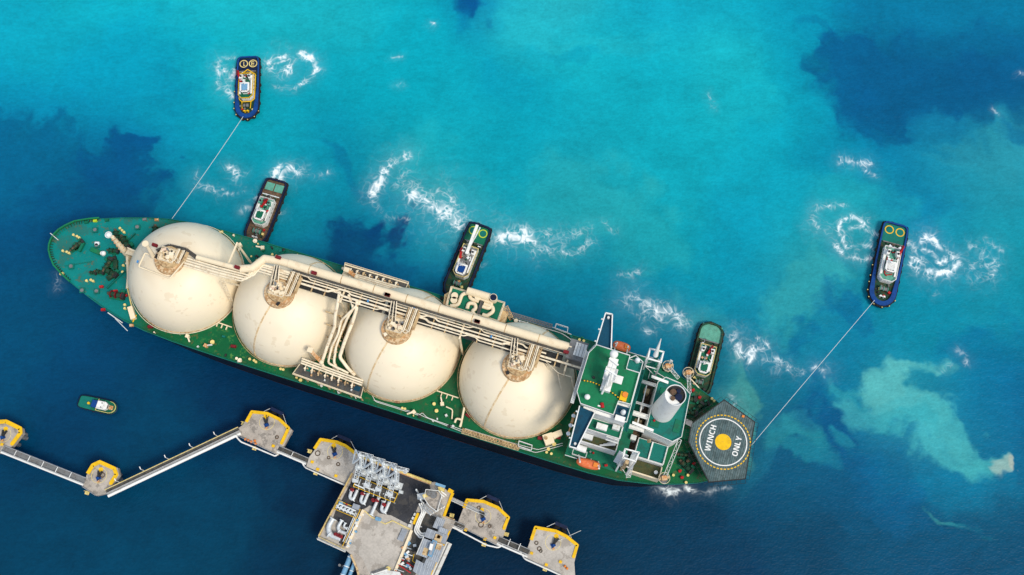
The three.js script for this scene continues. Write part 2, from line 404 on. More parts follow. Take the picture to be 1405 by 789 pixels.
const BLOBS = [ // x, z, radii, tilt, colour, strength, softness
  [-200.96,-181.72, 43.5, 23.2, 0, 0,98,138, 0.85, 0.1],
  [-165.54,-181.72, 18.0, 16.8, 0.3, 0,84,134, 0.9, 0.08],
  [-182.77,-159.3, 40.6, 14.5, 0, 0,76,120, 0.7, 0.3],
  [-66.9,-146.43, 13.9, 13.3, 0.5, 0,68,114, 0.95, 0.12],
  [-54.52,-136.92, 14.5, 7.2, 0.4, 0,82,126, 0.7, 0.3],
  [-17.04,-262.14, 10.4, 7.5, 0.2, 0,82,142, 0.95, 0.2],
  [-20.17,-252.53, 6.4, 5.2, 0, 0,120,165, 0.6, 0.4],
  [151.39,-225.47, 20.9, 20.9, 0, 0,92,140, 0.95, 0.13],
  [187.13,-232.59, 37.7, 21.8, 0, 0,92,138, 0.9, 0.2],
  [152.61,-206.21, 17.4, 8.1, 0.2, 0,92,138, 0.8, 0.2],
  [201.51,-245.22, 20.3, 7.0, 0, 0,112,152, 0.5, 0.4],
  [207.49,-218.41, 31.9, 18.0, 0, 0,88,134, 0.9, 0.18],
  [139.19,-230.81, 11.6, 14.5, 0, 0,96,142, 0.85, 0.14],
  [221.86,-241.59, 11.6, 17.4, 0, 0,100,145, 0.5, 0.3],
  [128.1,-250.7, 6.4, 2.9, 0, 0,110,150, 0.5, 0.4],
  [215.07,-194.2, 5.8, 5.2, 0, 0,105,150, 0.7, 0.2],
  [23.69,-170.75, 23.2, 13.9, 0.1, 36,165,175, 0.6, 0.22],
  [50.81,-159.3, 15.9, 15.9, 0.4, 34,165,174, 0.55, 0.2],
  [11.35,-156.06, 20.3, 7.2, 0, 30,160,172, 0.4, 0.4],
  [-43.96,-184.06, 17.4, 17.4, 0.2, 30,165,175, 0.45, 0.3],
  [-34.36,-169.11, 17.4, 8.7, 0.3, 20,160,172, 0.4, 0.3],
  [119.45,-127.54, 18.0, 12.2, -0.5, 50,165,172, 0.7, 0.13],
  [139.09,-162.56, 15.1, 13.0, 0, 26,160,174, 0.5, 0.3],
  [131.67,-115.22, 11.6, 6.4, 0.2, 0,108,150, 0.8, 0.2],
  [113.41,-107.62, 7.2, 3.5, 0.5, 0,105,148, 0.7, 0.3],
  [74.69,-122.9, 11.0, 6.4, 0, 44,152,165, 0.6, 0.25],
  [88.48,-83.86, 5.8, 14.5, 0.1, 78,156,150, 0.75, 0.2],
  [86.06,-91.2, 8.7, 11.6, 0, 50,145,150, 0.5, 0.3],
  [109.14,-72.27, 8.7, 11.0, 0.6, 40,145,158, 0.8, 0.14],
  [118.15,-60.87, 14.5, 5.8, 0.45, 26,130,150, 0.75, 0.16],
  [98.6,-64.56, 10.1, 5.8, -0.2, 18,110,140, 0.7, 0.25],
  [114.02,-79.49, 8.7, 6.4, 0.3, 0,80,128, 0.6, 0.3],
  [130.41,-70.83, 9.3, 8.7, 0, 0,82,130, 0.8, 0.2],
  [161.85,-83.86, 18.0, 12.2, 0.25, 78,178,182, 0.9, 0.11],
  [155.48,-91.2, 11.6, 7.2, 0.2, 88,182,184, 0.8, 0.12],
  [173.17,-70.83, 14.5, 9.9, 0.5, 66,172,180, 0.85, 0.12],
  [183.61,-63.71, 9.9, 7.0, 0.3, 66,172,178, 0.8, 0.14],
  [190.31,-60.87, 4.6, 5.2, 0, 150,185,178, 0.9, 0.12],
  [193.87,-60.03, 2.3, 3.5, 0, 165,180,170, 0.85, 0.15],
  [140.83,-75.15, 8.7, 5.8, 0.2, 58,160,172, 0.85, 0.14],
  [135.87,-82.98, 7.5, 3.5, 0.2, 40,150,166, 0.7, 0.2],
  [131.42,-66.55, 5.2, 2.3, 0.2, 30,140,158, 0.6, 0.3],
  [156.55,-75.15, 8.7, 4.6, 0.2, 48,160,172, 0.6, 0.2],
  [168.22,-53.85, 23.2, 7.5, 0.1, 0,122,158, 0.6, 0.25],
  [152.26,-49.67, 11.6, 13.0, 0.3, 0,96,142, 0.6, 0.3],
  [134.71,-56.65, 11.6, 5.8, 0, 0,86,132, 0.5, 0.4],
  [168.17,-42.2, 6.4, 2.3, 0.55, 56,150,155, 0.75, 0.25],
  [173.3,-38.64, 7.0, 2.6, 0.5, 22,120,140, 0.6, 0.3],
  [200.19,-187.43, 23.2, 13.0, 0.1, 42,150,168, 0.65, 0.16],
  [188.99,-172.41, 17.4, 8.7, 0.2, 30,145,166, 0.5, 0.3],
  [208.62,-192.5, 6.4, 5.8, 0, 0,105,150, 0.7, 0.2],
  [191.69,-146.43, 20.3, 8.7, 0.1, 22,150,168, 0.4, 0.4],
  [197.25,-121.35, 17.4, 11.6, 0, 20,145,165, 0.4, 0.3],
  [183.06,-103.11, 11.6, 5.8, 0.4, 0,115,155, 0.5, 0.3],
  [196.81,-97.13, 17.4, 11.6, 0, 0,112,152, 0.5, 0.3],
  [44.05,-241.59, 17.4, 7.5, 0.1, 30,178,192, 0.5, 0.3],
  [18.51,-248.87, 17.4, 11.6, 0.3, 34,180,194, 0.55, 0.25],
  [-3.96,-223.7, 11.6, 8.7, 0, 0,150,178, 0.5, 0.3],
  [31.13,-236.18, 14.5, 4.1, 0.1, 0,155,182, 0.5, 0.3],
  [-120.47,-256.21, 34.8, 11.6, 0.1, 26,182,196, 0.5, 0.4],
  [-71.62,-248.87, 17.4, 11.6, 0, 24,175,188, 0.4, 0.4],
  [-213.75,-252.53, 23.2, 14.5, 0.2, 4,160,186, 0.5, 0.3],
  [-163.05,-230.81, 23.2, 11.6, 0, 0,155,184, 0.5, 0.3],
  [-141.38,-220.17, 11.6, 7.2, 0.4, 0,138,172, 0.5, 0.3],
  [-71.56,-180.71, 8.7, 4.6, 0.2, 0,110,150, 0.6, 0.3],
  [93.35,-209.67, 13.0, 11.6, 0, 22,178,190, 0.4, 0.35],
  [88.7,-237.98, 17.4, 14.5, 0.2, 22,178,192, 0.4, 0.4],
  [-179.05,-40.01, 26.1, 11.6, 0, 0,62,92, 0.5, 0.4],
  [-117.74,-40.01, 34.8, 17.4, 0, 0,62,92, 0.5, 0.4],
  [-144.14,-79.49, 20.3, 11.6, 0, 0,64,96, 0.5, 0.4],
  [-195.77,-121.35, 17.4, 17.4, 0, 0,80,114, 0.4, 0.4]];
const FOAM = [ // width, strength, then points
  [1.6, 1, -105.88,-232.23, -103.53,-235.1, -99.77,-236.18, -96.42,-233.67, -96.76,-229.02, -100.78,-227.24, -105,-228.67],
  [1.0, 0.9, -105.64,-228.67, -102.65,-231.52, -98.92,-232.95],
  [1.2, 0.9, -94.07,-236.9, -90.81,-235.82, -86.16,-232.59, -85.01,-229.02, -87.09,-226.53],
  [1.0, 0.55, -87.09,-226.53, -91.04,-223.7, -94.04,-220.87, -100.31,-220.17, -102.57,-220.87],
  [1.4, 0.5, -122,-234.74, -127.39,-234.38, -128.54,-229.02, -125.62,-224.4],
  [1.5, 0.7, -126,-229.02, -125.62,-224.4, -126.02,-221.58, -123.87,-218.41, -119.91,-216.3],
  [1.4, 0.9, -122.51,-225.11, -119.82,-227.24],
  [1, 0.4, -128.04,-222.99, -127.05,-218.76, -121.12,-215.6],
  [1.5, 1, -102.33,-171.74, -100.9,-177.71, -97.76,-181.38, -93.19,-182.05, -89.97,-179.71],
  [1.8, 0.9, -97.46,-176.71, -96.78,-180.38, -94.31,-180.38],
  [1.1, 0.6, -104.17,-171.74, -106.89,-167.14, -110.92,-163.86, -113.25,-162.56],
  [1.0, 0.45, -89.93,-179.04, -84.33,-178.05, -77.63,-179.04],
  [1.4, 0.55, -120.38,-183.06, -117.08,-180.38, -114.52,-179.04],
  [1.2, 0.45, -132.97,-179.04, -134.33,-173.73, -129.37,-173.07, -125.58,-171.74, -121.71,-173.07],
  [1.2, 0.4, -122.97,-169.77, -116.86,-169.77, -112.43,-171.74],
  [1.1, 0.35, -117.03,-179.71, -114.75,-174.06],
  [1.8, 0.95, -45.32,-188.44, -50.14,-184.4, -53.67,-179.71, -56.57,-175.05, -58.86,-171.08],
  [1.1, 0.6, -53.03,-179.04, -57.41,-173.07, -59.42,-169.77],
  [1.6, 0.35, -45.14,-182.39, -48.31,-175.72, -42.98,-171.74],
  [1.0, 0.35, -58.72,-167.46, -53.94,-161.91],
  [3.4, 0.85, -41.72,-170.43, -36.74,-166.81, -30.58,-163.86],
  [4.2, 1, -31.22,-165.17, -26.27,-161.25, -21.36,-157.36],
  [2.4, 0.45, -43.63,-173.07, -34.42,-171.74, -25.17,-167.46],
  [1.2, 0.3, -50.81,-159.3, -43.23,-159.3],
  [2.6, 1, -5.58,-151.87, 0.45,-150.91, 7.08,-150.27],
  [2.2, 0.75, -0.76,-152.84, 5.29,-153.48, 8.29,-150.27],
  [2.2, 0.6, 9.76,-144.84, 15.79,-146.43, 18.85,-150.91, 13.74,-152.2],
  [1.6, 0.4, 20.34,-149.63, 26.41,-152.2, 33.11,-154.77],
  [1.5, 0.3, 17.27,-144.84, 26.26,-143.88, 33,-149.63],
  [1.2, 0.25, 38.59,-156.06, 43.06,-153.48],
  [2.2, 0.75, 47.21,-123.82, 49.1,-126.92, 52.51,-122.9, 58.31,-120.12],
  [2.4, 0.7, 53.88,-120.12, 58.83,-118.28, 64.13,-118.28, 69.2,-113.39],
  [1.6, 0.6, 48.93,-121.97, 53.45,-116.44, 54.99,-110.65],
  [1.4, 0.35, 44.58,-134.41, 48.71,-133.16, 52.36,-135.04],
  [1.0, 0.3, 59.9,-122.9, 67.15,-119.81],
  [1.2, 0.95, 127.71,-164.52, 125.66,-161.91, 124.31,-156.71, 126.75,-153.48, 130.87,-152.2, 133.96,-146.43, 137.26,-143.25, 141.94,-141.98, 146.8,-142.61],
  [0.9, 0.5, 125.83,-163.86, 130.87,-165.83, 139.34,-165.17],
  [1.1, 0.8, 135.33,-151.55, 136.84,-158.01, 140.09,-160.28, 144.79,-158.65, 147.43,-154.77, 151.39,-152.2],
  [1.0, 0.6, 135.39,-152.2, 137.63,-147.07, 142.5,-147.71, 146.71,-147.71],
  [0.9, 0.4, 142.44,-147.07, 140.86,-143.25],
  [0.9, 0.35, 141.44,-155.42, 144.53,-156.06],
  [2, 0.35, 126.65,-159.3, 132.36,-155.42, 138.02,-151.23],
  [0.9, 0.35, 147.28,-159.3, 149.11,-153.48, 147.19,-146.43],
  [1.7, 1, 163.76,-138.82, 167.06,-136.3, 174,-134.41, 180.2,-136.3, 183.67,-140.08, 182.27,-143.25, 177.78,-145.79, 174.63,-149.63, 169.89,-150.27],
  [1.4, 0.85, 163.84,-139.45, 165.25,-141.35, 169.22,-139.45],
  [1.3, 0.8, 175.4,-141.03, 180.39,-142.61, 183.23,-141.35],
  [1.0, 0.6, 169.81,-149.63, 170.49,-145.16, 173.34,-143.88],
  [1.6, 0.9, 164.24,-148.35, 166.43,-146.43],
  [0.7, 0.35, 166.43,-146.43, 170.42,-139.45],
  [1.8, 0.35, 188.52,-145.16, 196.07,-143.25, 199.75,-139.45, 195.56,-135.04, 187.47,-132.53],
  [1.5, 0.3, 184.38,-136.3, 190.85,-140.08, 197.35,-139.45],
  [1.3, 0.25, 195.73,-149.63, 201.74,-145.16],
  [1.9, 0.95, 89.43,-107.93, 91.57,-104.91, 93.13,-101.91, 96.54,-100.71],
  [1.6, 0.85, 93.67,-101.31, 98.46,-103.11, 100.34,-104.91],
  [1.3, 0.5, 97.58,-107.32, 100.96,-105.51, 101.24,-101.31, 96.5,-100.11],
  [1.6, 0.4, 99.95,-99.51, 106.8,-97.72, 114.64,-94.16],
  [1.4, 0.35, 103.63,-94.16, 108.21,-97.13],
  [1.4, 0.6, 120.7,-97.13, 122.97,-96.53, 125.71,-94.75],
  [1.1, 0.4, 123.07,-97.72, 124.97,-92.97],
  [1.3, 0.5, 139.31,-184.4, 143.69,-185.07, 150.48,-185.07],
  [1, 0.35, 147.2,-183.06, 152.95,-179.04],
  [0.9, 0.4, 178.97,-103.11, 181.5,-100.11, 181.7,-97.13],
  [1, 0.3, 170.23,-93.56, 176.47,-97.13],
  [1.2, 0.75, 55.95,-48.56, 62.05,-47.17, 68.27,-48.28],
  [1, 0.4, 68.22,-47.17, 76.37,-47.72],
  [0.9, 0.35, 76.37,-47.72, 84.57,-48.83],
  [0.8, 0.4, -36.92,-251.43, -35.61,-250.7],
  [0.8, 0.35, -51.84,-235.1, -48.66,-235.46],
  [0.8, 0.35, -49.77,-220.52, -47.26,-220.87],
  [0.7, 0.4, 208.05,-208.63, 209.73,-207.25],
  [0.7, 0.35, 221.24,-226.18, 222.72,-225.47],
  [0.8, 0.3, 85.9,-216.65, 86.44,-209.67],
  [0.8, 0.3, 171.21,-125.99, 173.69,-126.92],
  [1.0, 0.3, -136.67,-121.35, -134.66,-118.89],
  [0.9, 0.25, -187.04,-133.78, -184.15,-127.54],
  [1.4, 0.5, 86.74,-83.56, 88.59,-76.59],
  [1.6, 0.3, -18.83,-149.63, -17.06,-152.84],
  [0.9, 0.4, -12.72,-139.45, -10.33,-140.08],
  [0.9, 0.5, -97.01,-160.6, -96.14,-161.25]];
for (const w of WATER) for (let q = 2; q < 5; q++) w[q] = toL(w[q] / 255);
for (const b of BLOBS) for (let q = 5; q < 8; q++) b[q] = toL(b[q] / 255);
function waterColour(x, z, out) {
  const a1 = fbm(x / 42, z / 42, 3, 101), a2 = fbm(x / 42, z / 42, 3, 117), c1 = fbm((x + 9 * a1) / 11, (z + 9 * a2) / 11, 4, 131), c2 = fbm((x + 9 * a1) / 11, (z + 9 * a2) / 11, 4, 147);
  const wx = x + 12 * a1 + 6 * c1, wz = z + 12 * a2 + 6 * c2;
  let r = 0, g = 0, b = 0, s = 0;
  for (const p of WATER) { const dx = wx - p[0], dz = wz - p[1], d2 = dx * dx + dz * dz; if (d2 > 6400) continue; const k = Math.exp(-d2 / 300) + 1e-9; r += k * p[2]; g += k * p[3]; b += k * p[4]; s += k; }
  if (s < 1e-12) { r = 0.002; g = 0.09; b = 0.17; s = 1; }
  r /= s; g /= s; b /= s;
  const e = 0.5 * c1 + 0.34 * fbm(x / 4.5 + 2 * c1, z / 4.5 + 2 * c2, 4, 171);
  for (const p of BLOBS) {
    const dx = x + 17 * a1 + 11 * c1 - p[0], dz = z + 17 * a2 + 11 * c2 - p[1], c = p[10], q1 = p[11], u = (dx * c + dz * q1) / p[2], v = (-dx * q1 + dz * c) / p[3], q = u * u + v * v;
    if (q > 7) continue;
    const k = p[8] * sstep(1.1 + p[9] * 1.5, 0.95 - p[9] * 1.6, Math.sqrt(q) + e) * (0.9 + 0.35 * c2);
    r = mix(r, p[5], k); g = mix(g, p[6], k); b = mix(b, p[7], k);
  }
  const m = 0.83 * (1 + 0.14 * c2 + 0.10 * fbm(x / 5 + 3 * c1, z / 3.4, 3, 211) + 0.07 * vn(x / 1.5, z / 0.7, 231) + 0.06 * vn(x / 0.55, z / 0.5, 237));
  out[0] = clamp(r * m); out[1] = clamp(g * m); out[2] = clamp(b * m);
}
for (const p of BLOBS) { p[10] = cos(p[4] ?? 0); p[11] = sin(p[4] ?? 0); }
function foamAt(list, x, z) {
  const wx = x + 2.6 * fbm(x / 7, z / 7, 3, 301), wz = z + 2.6 * fbm(x / 7, z / 7, 3, 317);
  let best = 0, halo = 0;
  for (const f of list) {
    let d = 1e9;
    for (let i = 4; i < f.length; i += 2) {
      const ax = f[i - 2], az = f[i - 1], bx_ = f[i] - ax, bz = f[i + 1] - az, t = clamp(((wx - ax) * bx_ + (wz - az) * bz) / (bx_ * bx_ + bz * bz + 1e-6));
      d = Math.min(d, Math.hypot(wx - ax - bx_ * t, wz - az - bz * t));
    }
    best = Math.max(best, f[1] * Math.exp(-(d * d) / (f[0] * f[0]))); halo = Math.max(halo, f[1] * Math.exp(-(d * d) / (f[0] * f[0] * 9)));
  }
  if (halo < 0.02) return 0;
  const jx = x + 1.4 * vn(x / 3.3, z / 3.3, 341), jz = z + 1.4 * vn(x / 3.3, z / 3.3, 347);
  const l1 = Math.pow(1 - Math.min(1, Math.abs(2.6 * fbm(jx / 4.2, jz / 4.2, 3, 331))), 9), l2 = Math.pow(1 - Math.min(1, Math.abs(2.4 * fbm(jx / 1.7, jz / 1.7, 2, 351))), 6), br = 0.62 + 0.9 * fbm(x / 6, z / 6, 2, 391), sp = vn(x / 0.6, z / 0.6, 371) > 0.5 ? 1 : 0;
  const core = best * clamp(br), v = core * (0.9 * l1 + 0.75 * l2 + 0.35 * sp * l2) + 0.6 * core * core * clamp(br + 1.3 * vn(jx / 1.2, jz / 1.2, 383));
  return clamp(v * 1.6 + 0.12 * halo * (0.35 + 1.6 * l1 * clamp(br)));
}
const WX0 = -262, WX1 = 262, WZ0 = -300, WZ1 = 24;
function waterTexture(x0, x1, z0, z1, w, h, foam) {
  const c = [0, 0, 0];
  return tex(w, h, (i, j) => {
    const x = mix(x0, x1, (i + 0.5) / w), z = mix(z1, z0, (j + 0.5) / h);
    waterColour(x, z, c);
    if (foam) {
      const near = foamNear[Math.floor((x - WX0) / 20)]?.[Math.floor((z - WZ0) / 20)];
      if (near && near.length) { const k = foamAt(near, x, z); c[0] = mix(c[0], 0.80, k); c[1] = mix(c[1], 0.88, k); c[2] = mix(c[2], 0.92, k); }
    }
    return c;
  });
}
const foamNear = Array.from({ length: 27 }, (_, i) => Array.from({ length: 17 }, (_, j) => FOAM.filter(f => { for (let k = 4; k < f.length; k += 2) { const lo = Math.min(f[k], f[k - 2]) - 9 - f[0] * 3, hi = Math.max(f[k], f[k - 2]) + 9 + f[0] * 3, lz = Math.min(f[k + 1], f[k - 1]) - 9 - f[0] * 3, hz = Math.max(f[k + 1], f[k - 1]) + 9 + f[0] * 3; const x = WX0 + i * 20, z = WZ0 + j * 20; if (x + 20 > lo && x < hi && z + 20 > lz && z < hz) return true; } return false; })));
{
  const bump = tex(512, 512, (i, j) => { const x = i / 512, y = j / 512; const v = 0.5 + 0.30 * fbm(x * 16 + 0.6 * vn(x * 8, y * 8, 5, 8), y * 26, 4, 401, 16) + 0.2 * vn(x * 64, y * 96, 421, 64); return [v, v, v]; }, false);
  bump.repeat.set(1 / 46, 1 / 46);
  const mk = (map) => { const m = new THREE.MeshPhysicalMaterial({ map, bumpMap: bump, bumpScale: 0.16, roughness: 0.42, ior: 1.33, specularIntensity: 0.3 }); return m; };
  const near = waterTexture(WX0, WX1, WZ0, WZ1, 2048, 1280, true); near.wrapS = near.wrapT = THREE.ClampToEdgeWrapping;
  // uv: the map spans the sheet once; its repeat turns metres into 0..1 so that the ripples share the same metre coordinates
  near.repeat.set(1 / (WX1 - WX0), 1 / (WZ1 - WZ0)); 
  const g = new THREE.PlaneGeometry(WX1 - WX0, WZ1 - WZ0, 1, 1); g.rotateX(-PI / 2);
  const u = g.attributes.uv; for (let i = 0; i < u.count; i++) u.setXY(i, u.getX(i) * (WX1 - WX0), u.getY(i) * (WZ1 - WZ0));
  g.translate((WX0 + WX1) / 2, 0, (WZ0 + WZ1) / 2);
  struct('water', g, mk(near));
  const S0 = 3000, far = waterTexture(-S0, S0, -S0, S0, 512, 512, false); far.repeat.set(1 / (2 * S0), 1 / (2 * S0));
  const fg = prism([[-S0, -S0], [S0, -S0], [S0, S0], [-S0, S0]], -6, -5.9, [[[WX0, WZ0], [WX0, WZ1], [WX1, WZ1], [WX1, WZ0]]]);
  fg.translate(0, 5.9, 0); const fgm = mg([fg]); { const uu = fgm.attributes.uv, p = fgm.attributes.position; for (let i = 0; i < uu.count; i++) uu.setXY(i, p.getX(i) + S0, S0 - p.getZ(i)); }
  struct('open_sea', fgm, mk(far));
}


// ---------------------------------------------------------------- the gas carrier: x runs from bow to stern, z to the jetty side, y up
const DK = 21, HEAD = -17.46 * PI / 180;
const ship = thing('gas_carrier', 'long green decked gas carrier with four cream spherical tanks and aft bridge', 'ship', -178.9, 0, -142.7, HEAD);
const HB = [[-1.4, 0], [-1.1, 2.4], [-0.2, 4.6], [1.6, 7], [4.3, 9.7], [9, 12.2], [13, 13.9], [22.4, 17.3], [30.6, 19.9], [39, 21.9], [48, 23.2], [60, 23.9], [75, 24.2], [100, 24.3], [140, 24.3], [178, 24.3], [213, 24.3], [225, 24.1], [236, 23.4], [247, 21.3], [256, 18.6], [264, 15.6], [270, 12.2], [273, 8], [274, 3.5], [274.2, 0]];
const AX = 1.0; // centre line of the hull
const outline = [...HB.map(([x, b]) => [x, AX + b]), ...HB.slice(1, -1).reverse().map(([x, b]) => [x, AX - b])];
function hullAt(t, grow = 0) { // t: 0 deck edge, 1 waterline; flare at the bow, tuck at the stern
  return outline.map(([x, z]) => { const b = (z - AX), fb = Math.exp(-Math.max(0, x) / 36), fs = Math.exp(-(274 - x) / 16); return [x + 9 * t * Math.exp(-Math.max(0, x) / 30) - 5 * t * fs, AX + b * (1 - 0.38 * t * fb) * (1 - 0.35 * t * fs) + Math.sign(b) * grow]; });
}
function loft(rings) { // rings: [points, y]
  const p = [], n = rings[0][0].length; 
  for (let r = 1; r < rings.length; r++) for (let i = 0; i < n; i++) {
    const j = (i + 1) % n, [A, ya] = rings[r - 1], [B, yb] = rings[r];
    const a = [A[i][0], ya, A[i][1]], b = [A[j][0], ya, A[j][1]], c = [B[j][0], yb, B[j][1]], d = [B[i][0], yb, B[i][1]];
    p.push(...a, ...b, ...c, ...a, ...c, ...d);
  }
  const g = new THREE.BufferGeometry(); g.setAttribute('position', new THREE.Float32BufferAttribute(p, 3)); g.computeVertexNormals(); return g;
}
const hullMesh = part(ship, 'hull', [loft([[hullAt(0), DK - 0.05], [hullAt(0.25), 15], [hullAt(0.6), 8], [hullAt(0.95), 0.9], [hullAt(1), -0.2], [hullAt(1.1), -4]])], M.hull);
part(hullMesh, 'boot_topping', [loft([[hullAt(0.955, 0.06), 0.8], [hullAt(1, 0.06), -0.3]])], M.boot);
part(hullMesh, 'rubbing_strake', [loft([[hullAt(0.05, 0.12), DK - 1.0], [hullAt(0.07, 0.14), DK - 1.3], [hullAt(0.08, 0.02), DK - 1.5]])], M.darkgreen);
{ // deck plating: paint shifts from teal forward to green aft, worn speckled patches
  const W = 1024, H = 192, x0 = -3, x1 = 277, z0 = -25, z1 = 27;
  const map = tex(W * 2, H * 2, (i, j) => {
    const x = mix(x0, x1, (i + 0.5) / (W * 2)), z = mix(z1, z0, (j + 0.5) / (H * 2));
    const n1 = fbm(x / 14, z / 14, 4, 501), n2 = fbm(x / 3, z / 3, 3, 521), n3 = vn(x / 0.5, z / 0.5, 541);
    const teal = clamp(sstep(44, 30, x + 12 * n1) + 0.5 * sstep(-2, -12, z + 6 * n1) * sstep(250, 200, x));
    let c = [mix(0.002, 0.001, teal), mix(0.108, 0.195, teal), mix(0.036, 0.185, teal)];
    const m = 1 + 0.22 * n1 + 0.14 * n2 + 0.06 * n3; c = c.map(v => v * m);
    const worn = sstep(0.12, 0.55, 0.5 * n2 + 0.3 * n1 + 0.35 * n3 + 0.3 * vn(x / 1.1, z / 1.1, 547)) * Math.exp(-((x - 84) ** 2 / 120 + (z - 19) ** 2 / 40)); // scuffed patch between the first two tanks
    c = [mix(c[0], 0.16, worn * 0.75), mix(c[1], 0.34, worn * 0.75), mix(c[2], 0.07, worn * 0.75)];
    const oil = sstep(0.06, 0.34, fbm(x / 6, z / 6, 4, 561) + 0.2 * n3) * (0.35 + 0.5 * sstep(246, 256, x)); c = [mix(c[0], 0.045, oil), mix(c[1], 0.06, oil), mix(c[2], 0.032, oil)];
    const rustk = 0.45 * sstep(0.36, 0.46, fbm(x / 1.1, z / 1.1, 3, 581) + 0.2 * n1 + 0.15 * n3); return [mix(c[0], 0.13, rustk), mix(c[1], 0.09, rustk), mix(c[2], 0.03, rustk)];
  });
  map.repeat.set(1 / (x1 - x0), 1 / (z1 - z0)); map.offset.set(-x0 / (x1 - x0), z1 / (z1 - z0)); map.wrapS = map.wrapT = THREE.ClampToEdgeWrapping;
  const g = mg([prism(outline, DK - 0.3, DK)]); const u = g.attributes.uv, p = g.attributes.position; for (let i = 0; i < u.count; i++) u.setXY(i, p.getX(i), -p.getZ(i));
  const dk = part(ship, 'main_deck', g, new THREE.MeshPhysicalMaterial({ map, roughness: 0.6, specularIntensity: 0.35 }), true);
  const edge = loft([[hullAt(0, 0.08), DK + 0.02], [hullAt(0, 0.08), DK + 0.28], [hullAt(0, -0.18), DK + 0.28], [hullAt(0, -0.18), DK + 0.005]]);
  part(dk, 'gunwale_bar', [edge], M.teal);
  // weld lines and breakwater on the forecastle
  part(dk, 'deck_stiffener', [bar([7.97,21,9.31], [17.24,21,4.51], 0.25, 0.3)].map(g => offs(g, 0, 0.1, 0)), M.teal);
  part(dk, 'breakwater', [bar([27.73,21.6,12.96], [31.57,21.6,4.29], 0.22, 1.2)], M.teal);
  part(dk, 'breakwater', [bar([26.94,21.6,-6.22], [29.04,21.6,-11.34], 0.22, 1.2)], M.teal);
}
{ // bow bulwark with its ribs
  const idx = outline.length;
  const bow = []; for (let i = -6; i <= 6; i++) bow.push(outline[(i + idx) % idx]);
  const L = [], R = [];
  for (let i = 1; i < bow.length; i++) {
    const [x0, z0] = bow[i - 1], [x1, z1] = bow[i];
    L.push(bar([x0, DK + 0.85, z0], [x1, DK + 0.85, z1], 0.3, 1.7), bar([x0 + 0.25, DK + 1.75, z0 * 0.99 + 0.01], [x1 + 0.25, DK + 1.75, z1 * 0.99 + 0.01], 0.55, 0.12));
    const d = Math.hypot(x1 - x0, z1 - z0), n = Math.max(1, Math.round(d / 1.1));
    for (let k = 0; k < n; k++) { const t = (k + 0.5) / n, x = mix(x0, x1, t), z = mix(z0, z1, t), q = Math.hypot(x - 10, z - AX); R.push(bar([x, DK + 0.6, z], [x + (10 - x) / q * 1.2, DK + 0.1, z + (AX - z) / q * 1.2], 0.14, 0.5)); }
  }
  const b = part(ship, 'bow_bulwark', L, M.brightgreen); part(b, 'bulwark_rib', R, M.darkgreen);
  part(b, 'flag_staff', [rod([-2.12,23,-1], [1.55,22,0.49], 0.16)], M.offwhite);
}
// --- four tanks under cream weather covers
const TX = [56, 99, 144, 189.5], TR = 21.6, TTOP = DK + 23.6;
const tankMats = TX.map((_, k) => {
  const W = 1024, H = 256, seamA = [0, 1.86, 1.86, 1.86][k];
  const map = tex(W, H, (i, j) => {
    const a = i / W * 2 * PI, h = j / H; // h: 0 at the foot, 1 at the crown
    const px = cos(a) * (1.05 - h) * 20, pz = sin(a) * (1.05 - h) * 20;
    const n1 = fbm(px / 9 + 50 * k, pz / 9, 4, 601), n2 = fbm(a * 14 / 6.2832 * 6 + 2 * n1, h * 5 + 2 * n1, 4, 621 + k, 84);
    const c = 1 + 0.06 * n1;
    let r = 0.86 * c, g = 0.75 * c, b = 0.565 * c;
    let st = 0;
    st += 0.3 * sstep(0.10, 0.4, n1) * sstep(0.72, 0.97, h + 0.15 * n1);            // weeping stains below the dome
    st += 0.45 * sstep(0.1, 0.5, fbm(a * 30, h * 3, 3, 641 + k, 188)) * sstep(0.12, 0.03, h); // rusty foot
    st += 0.5 * (fbm(px / 1.1, pz / 1.1, 3, 661 + k) > 0.36 ? 1 : 0) * (n1 > 0.02 ? 0.6 : 0.2);  // specks
    st = clamp(st);
    r = mix(r, 0.46, st * 0.6); g = mix(g, 0.30, st * 0.6); b = mix(b, 0.14, st * 0.6);
    return [r, g, b];
  });
  return new THREE.MeshStandardMaterial({ map, roughness: 0.5 });
});
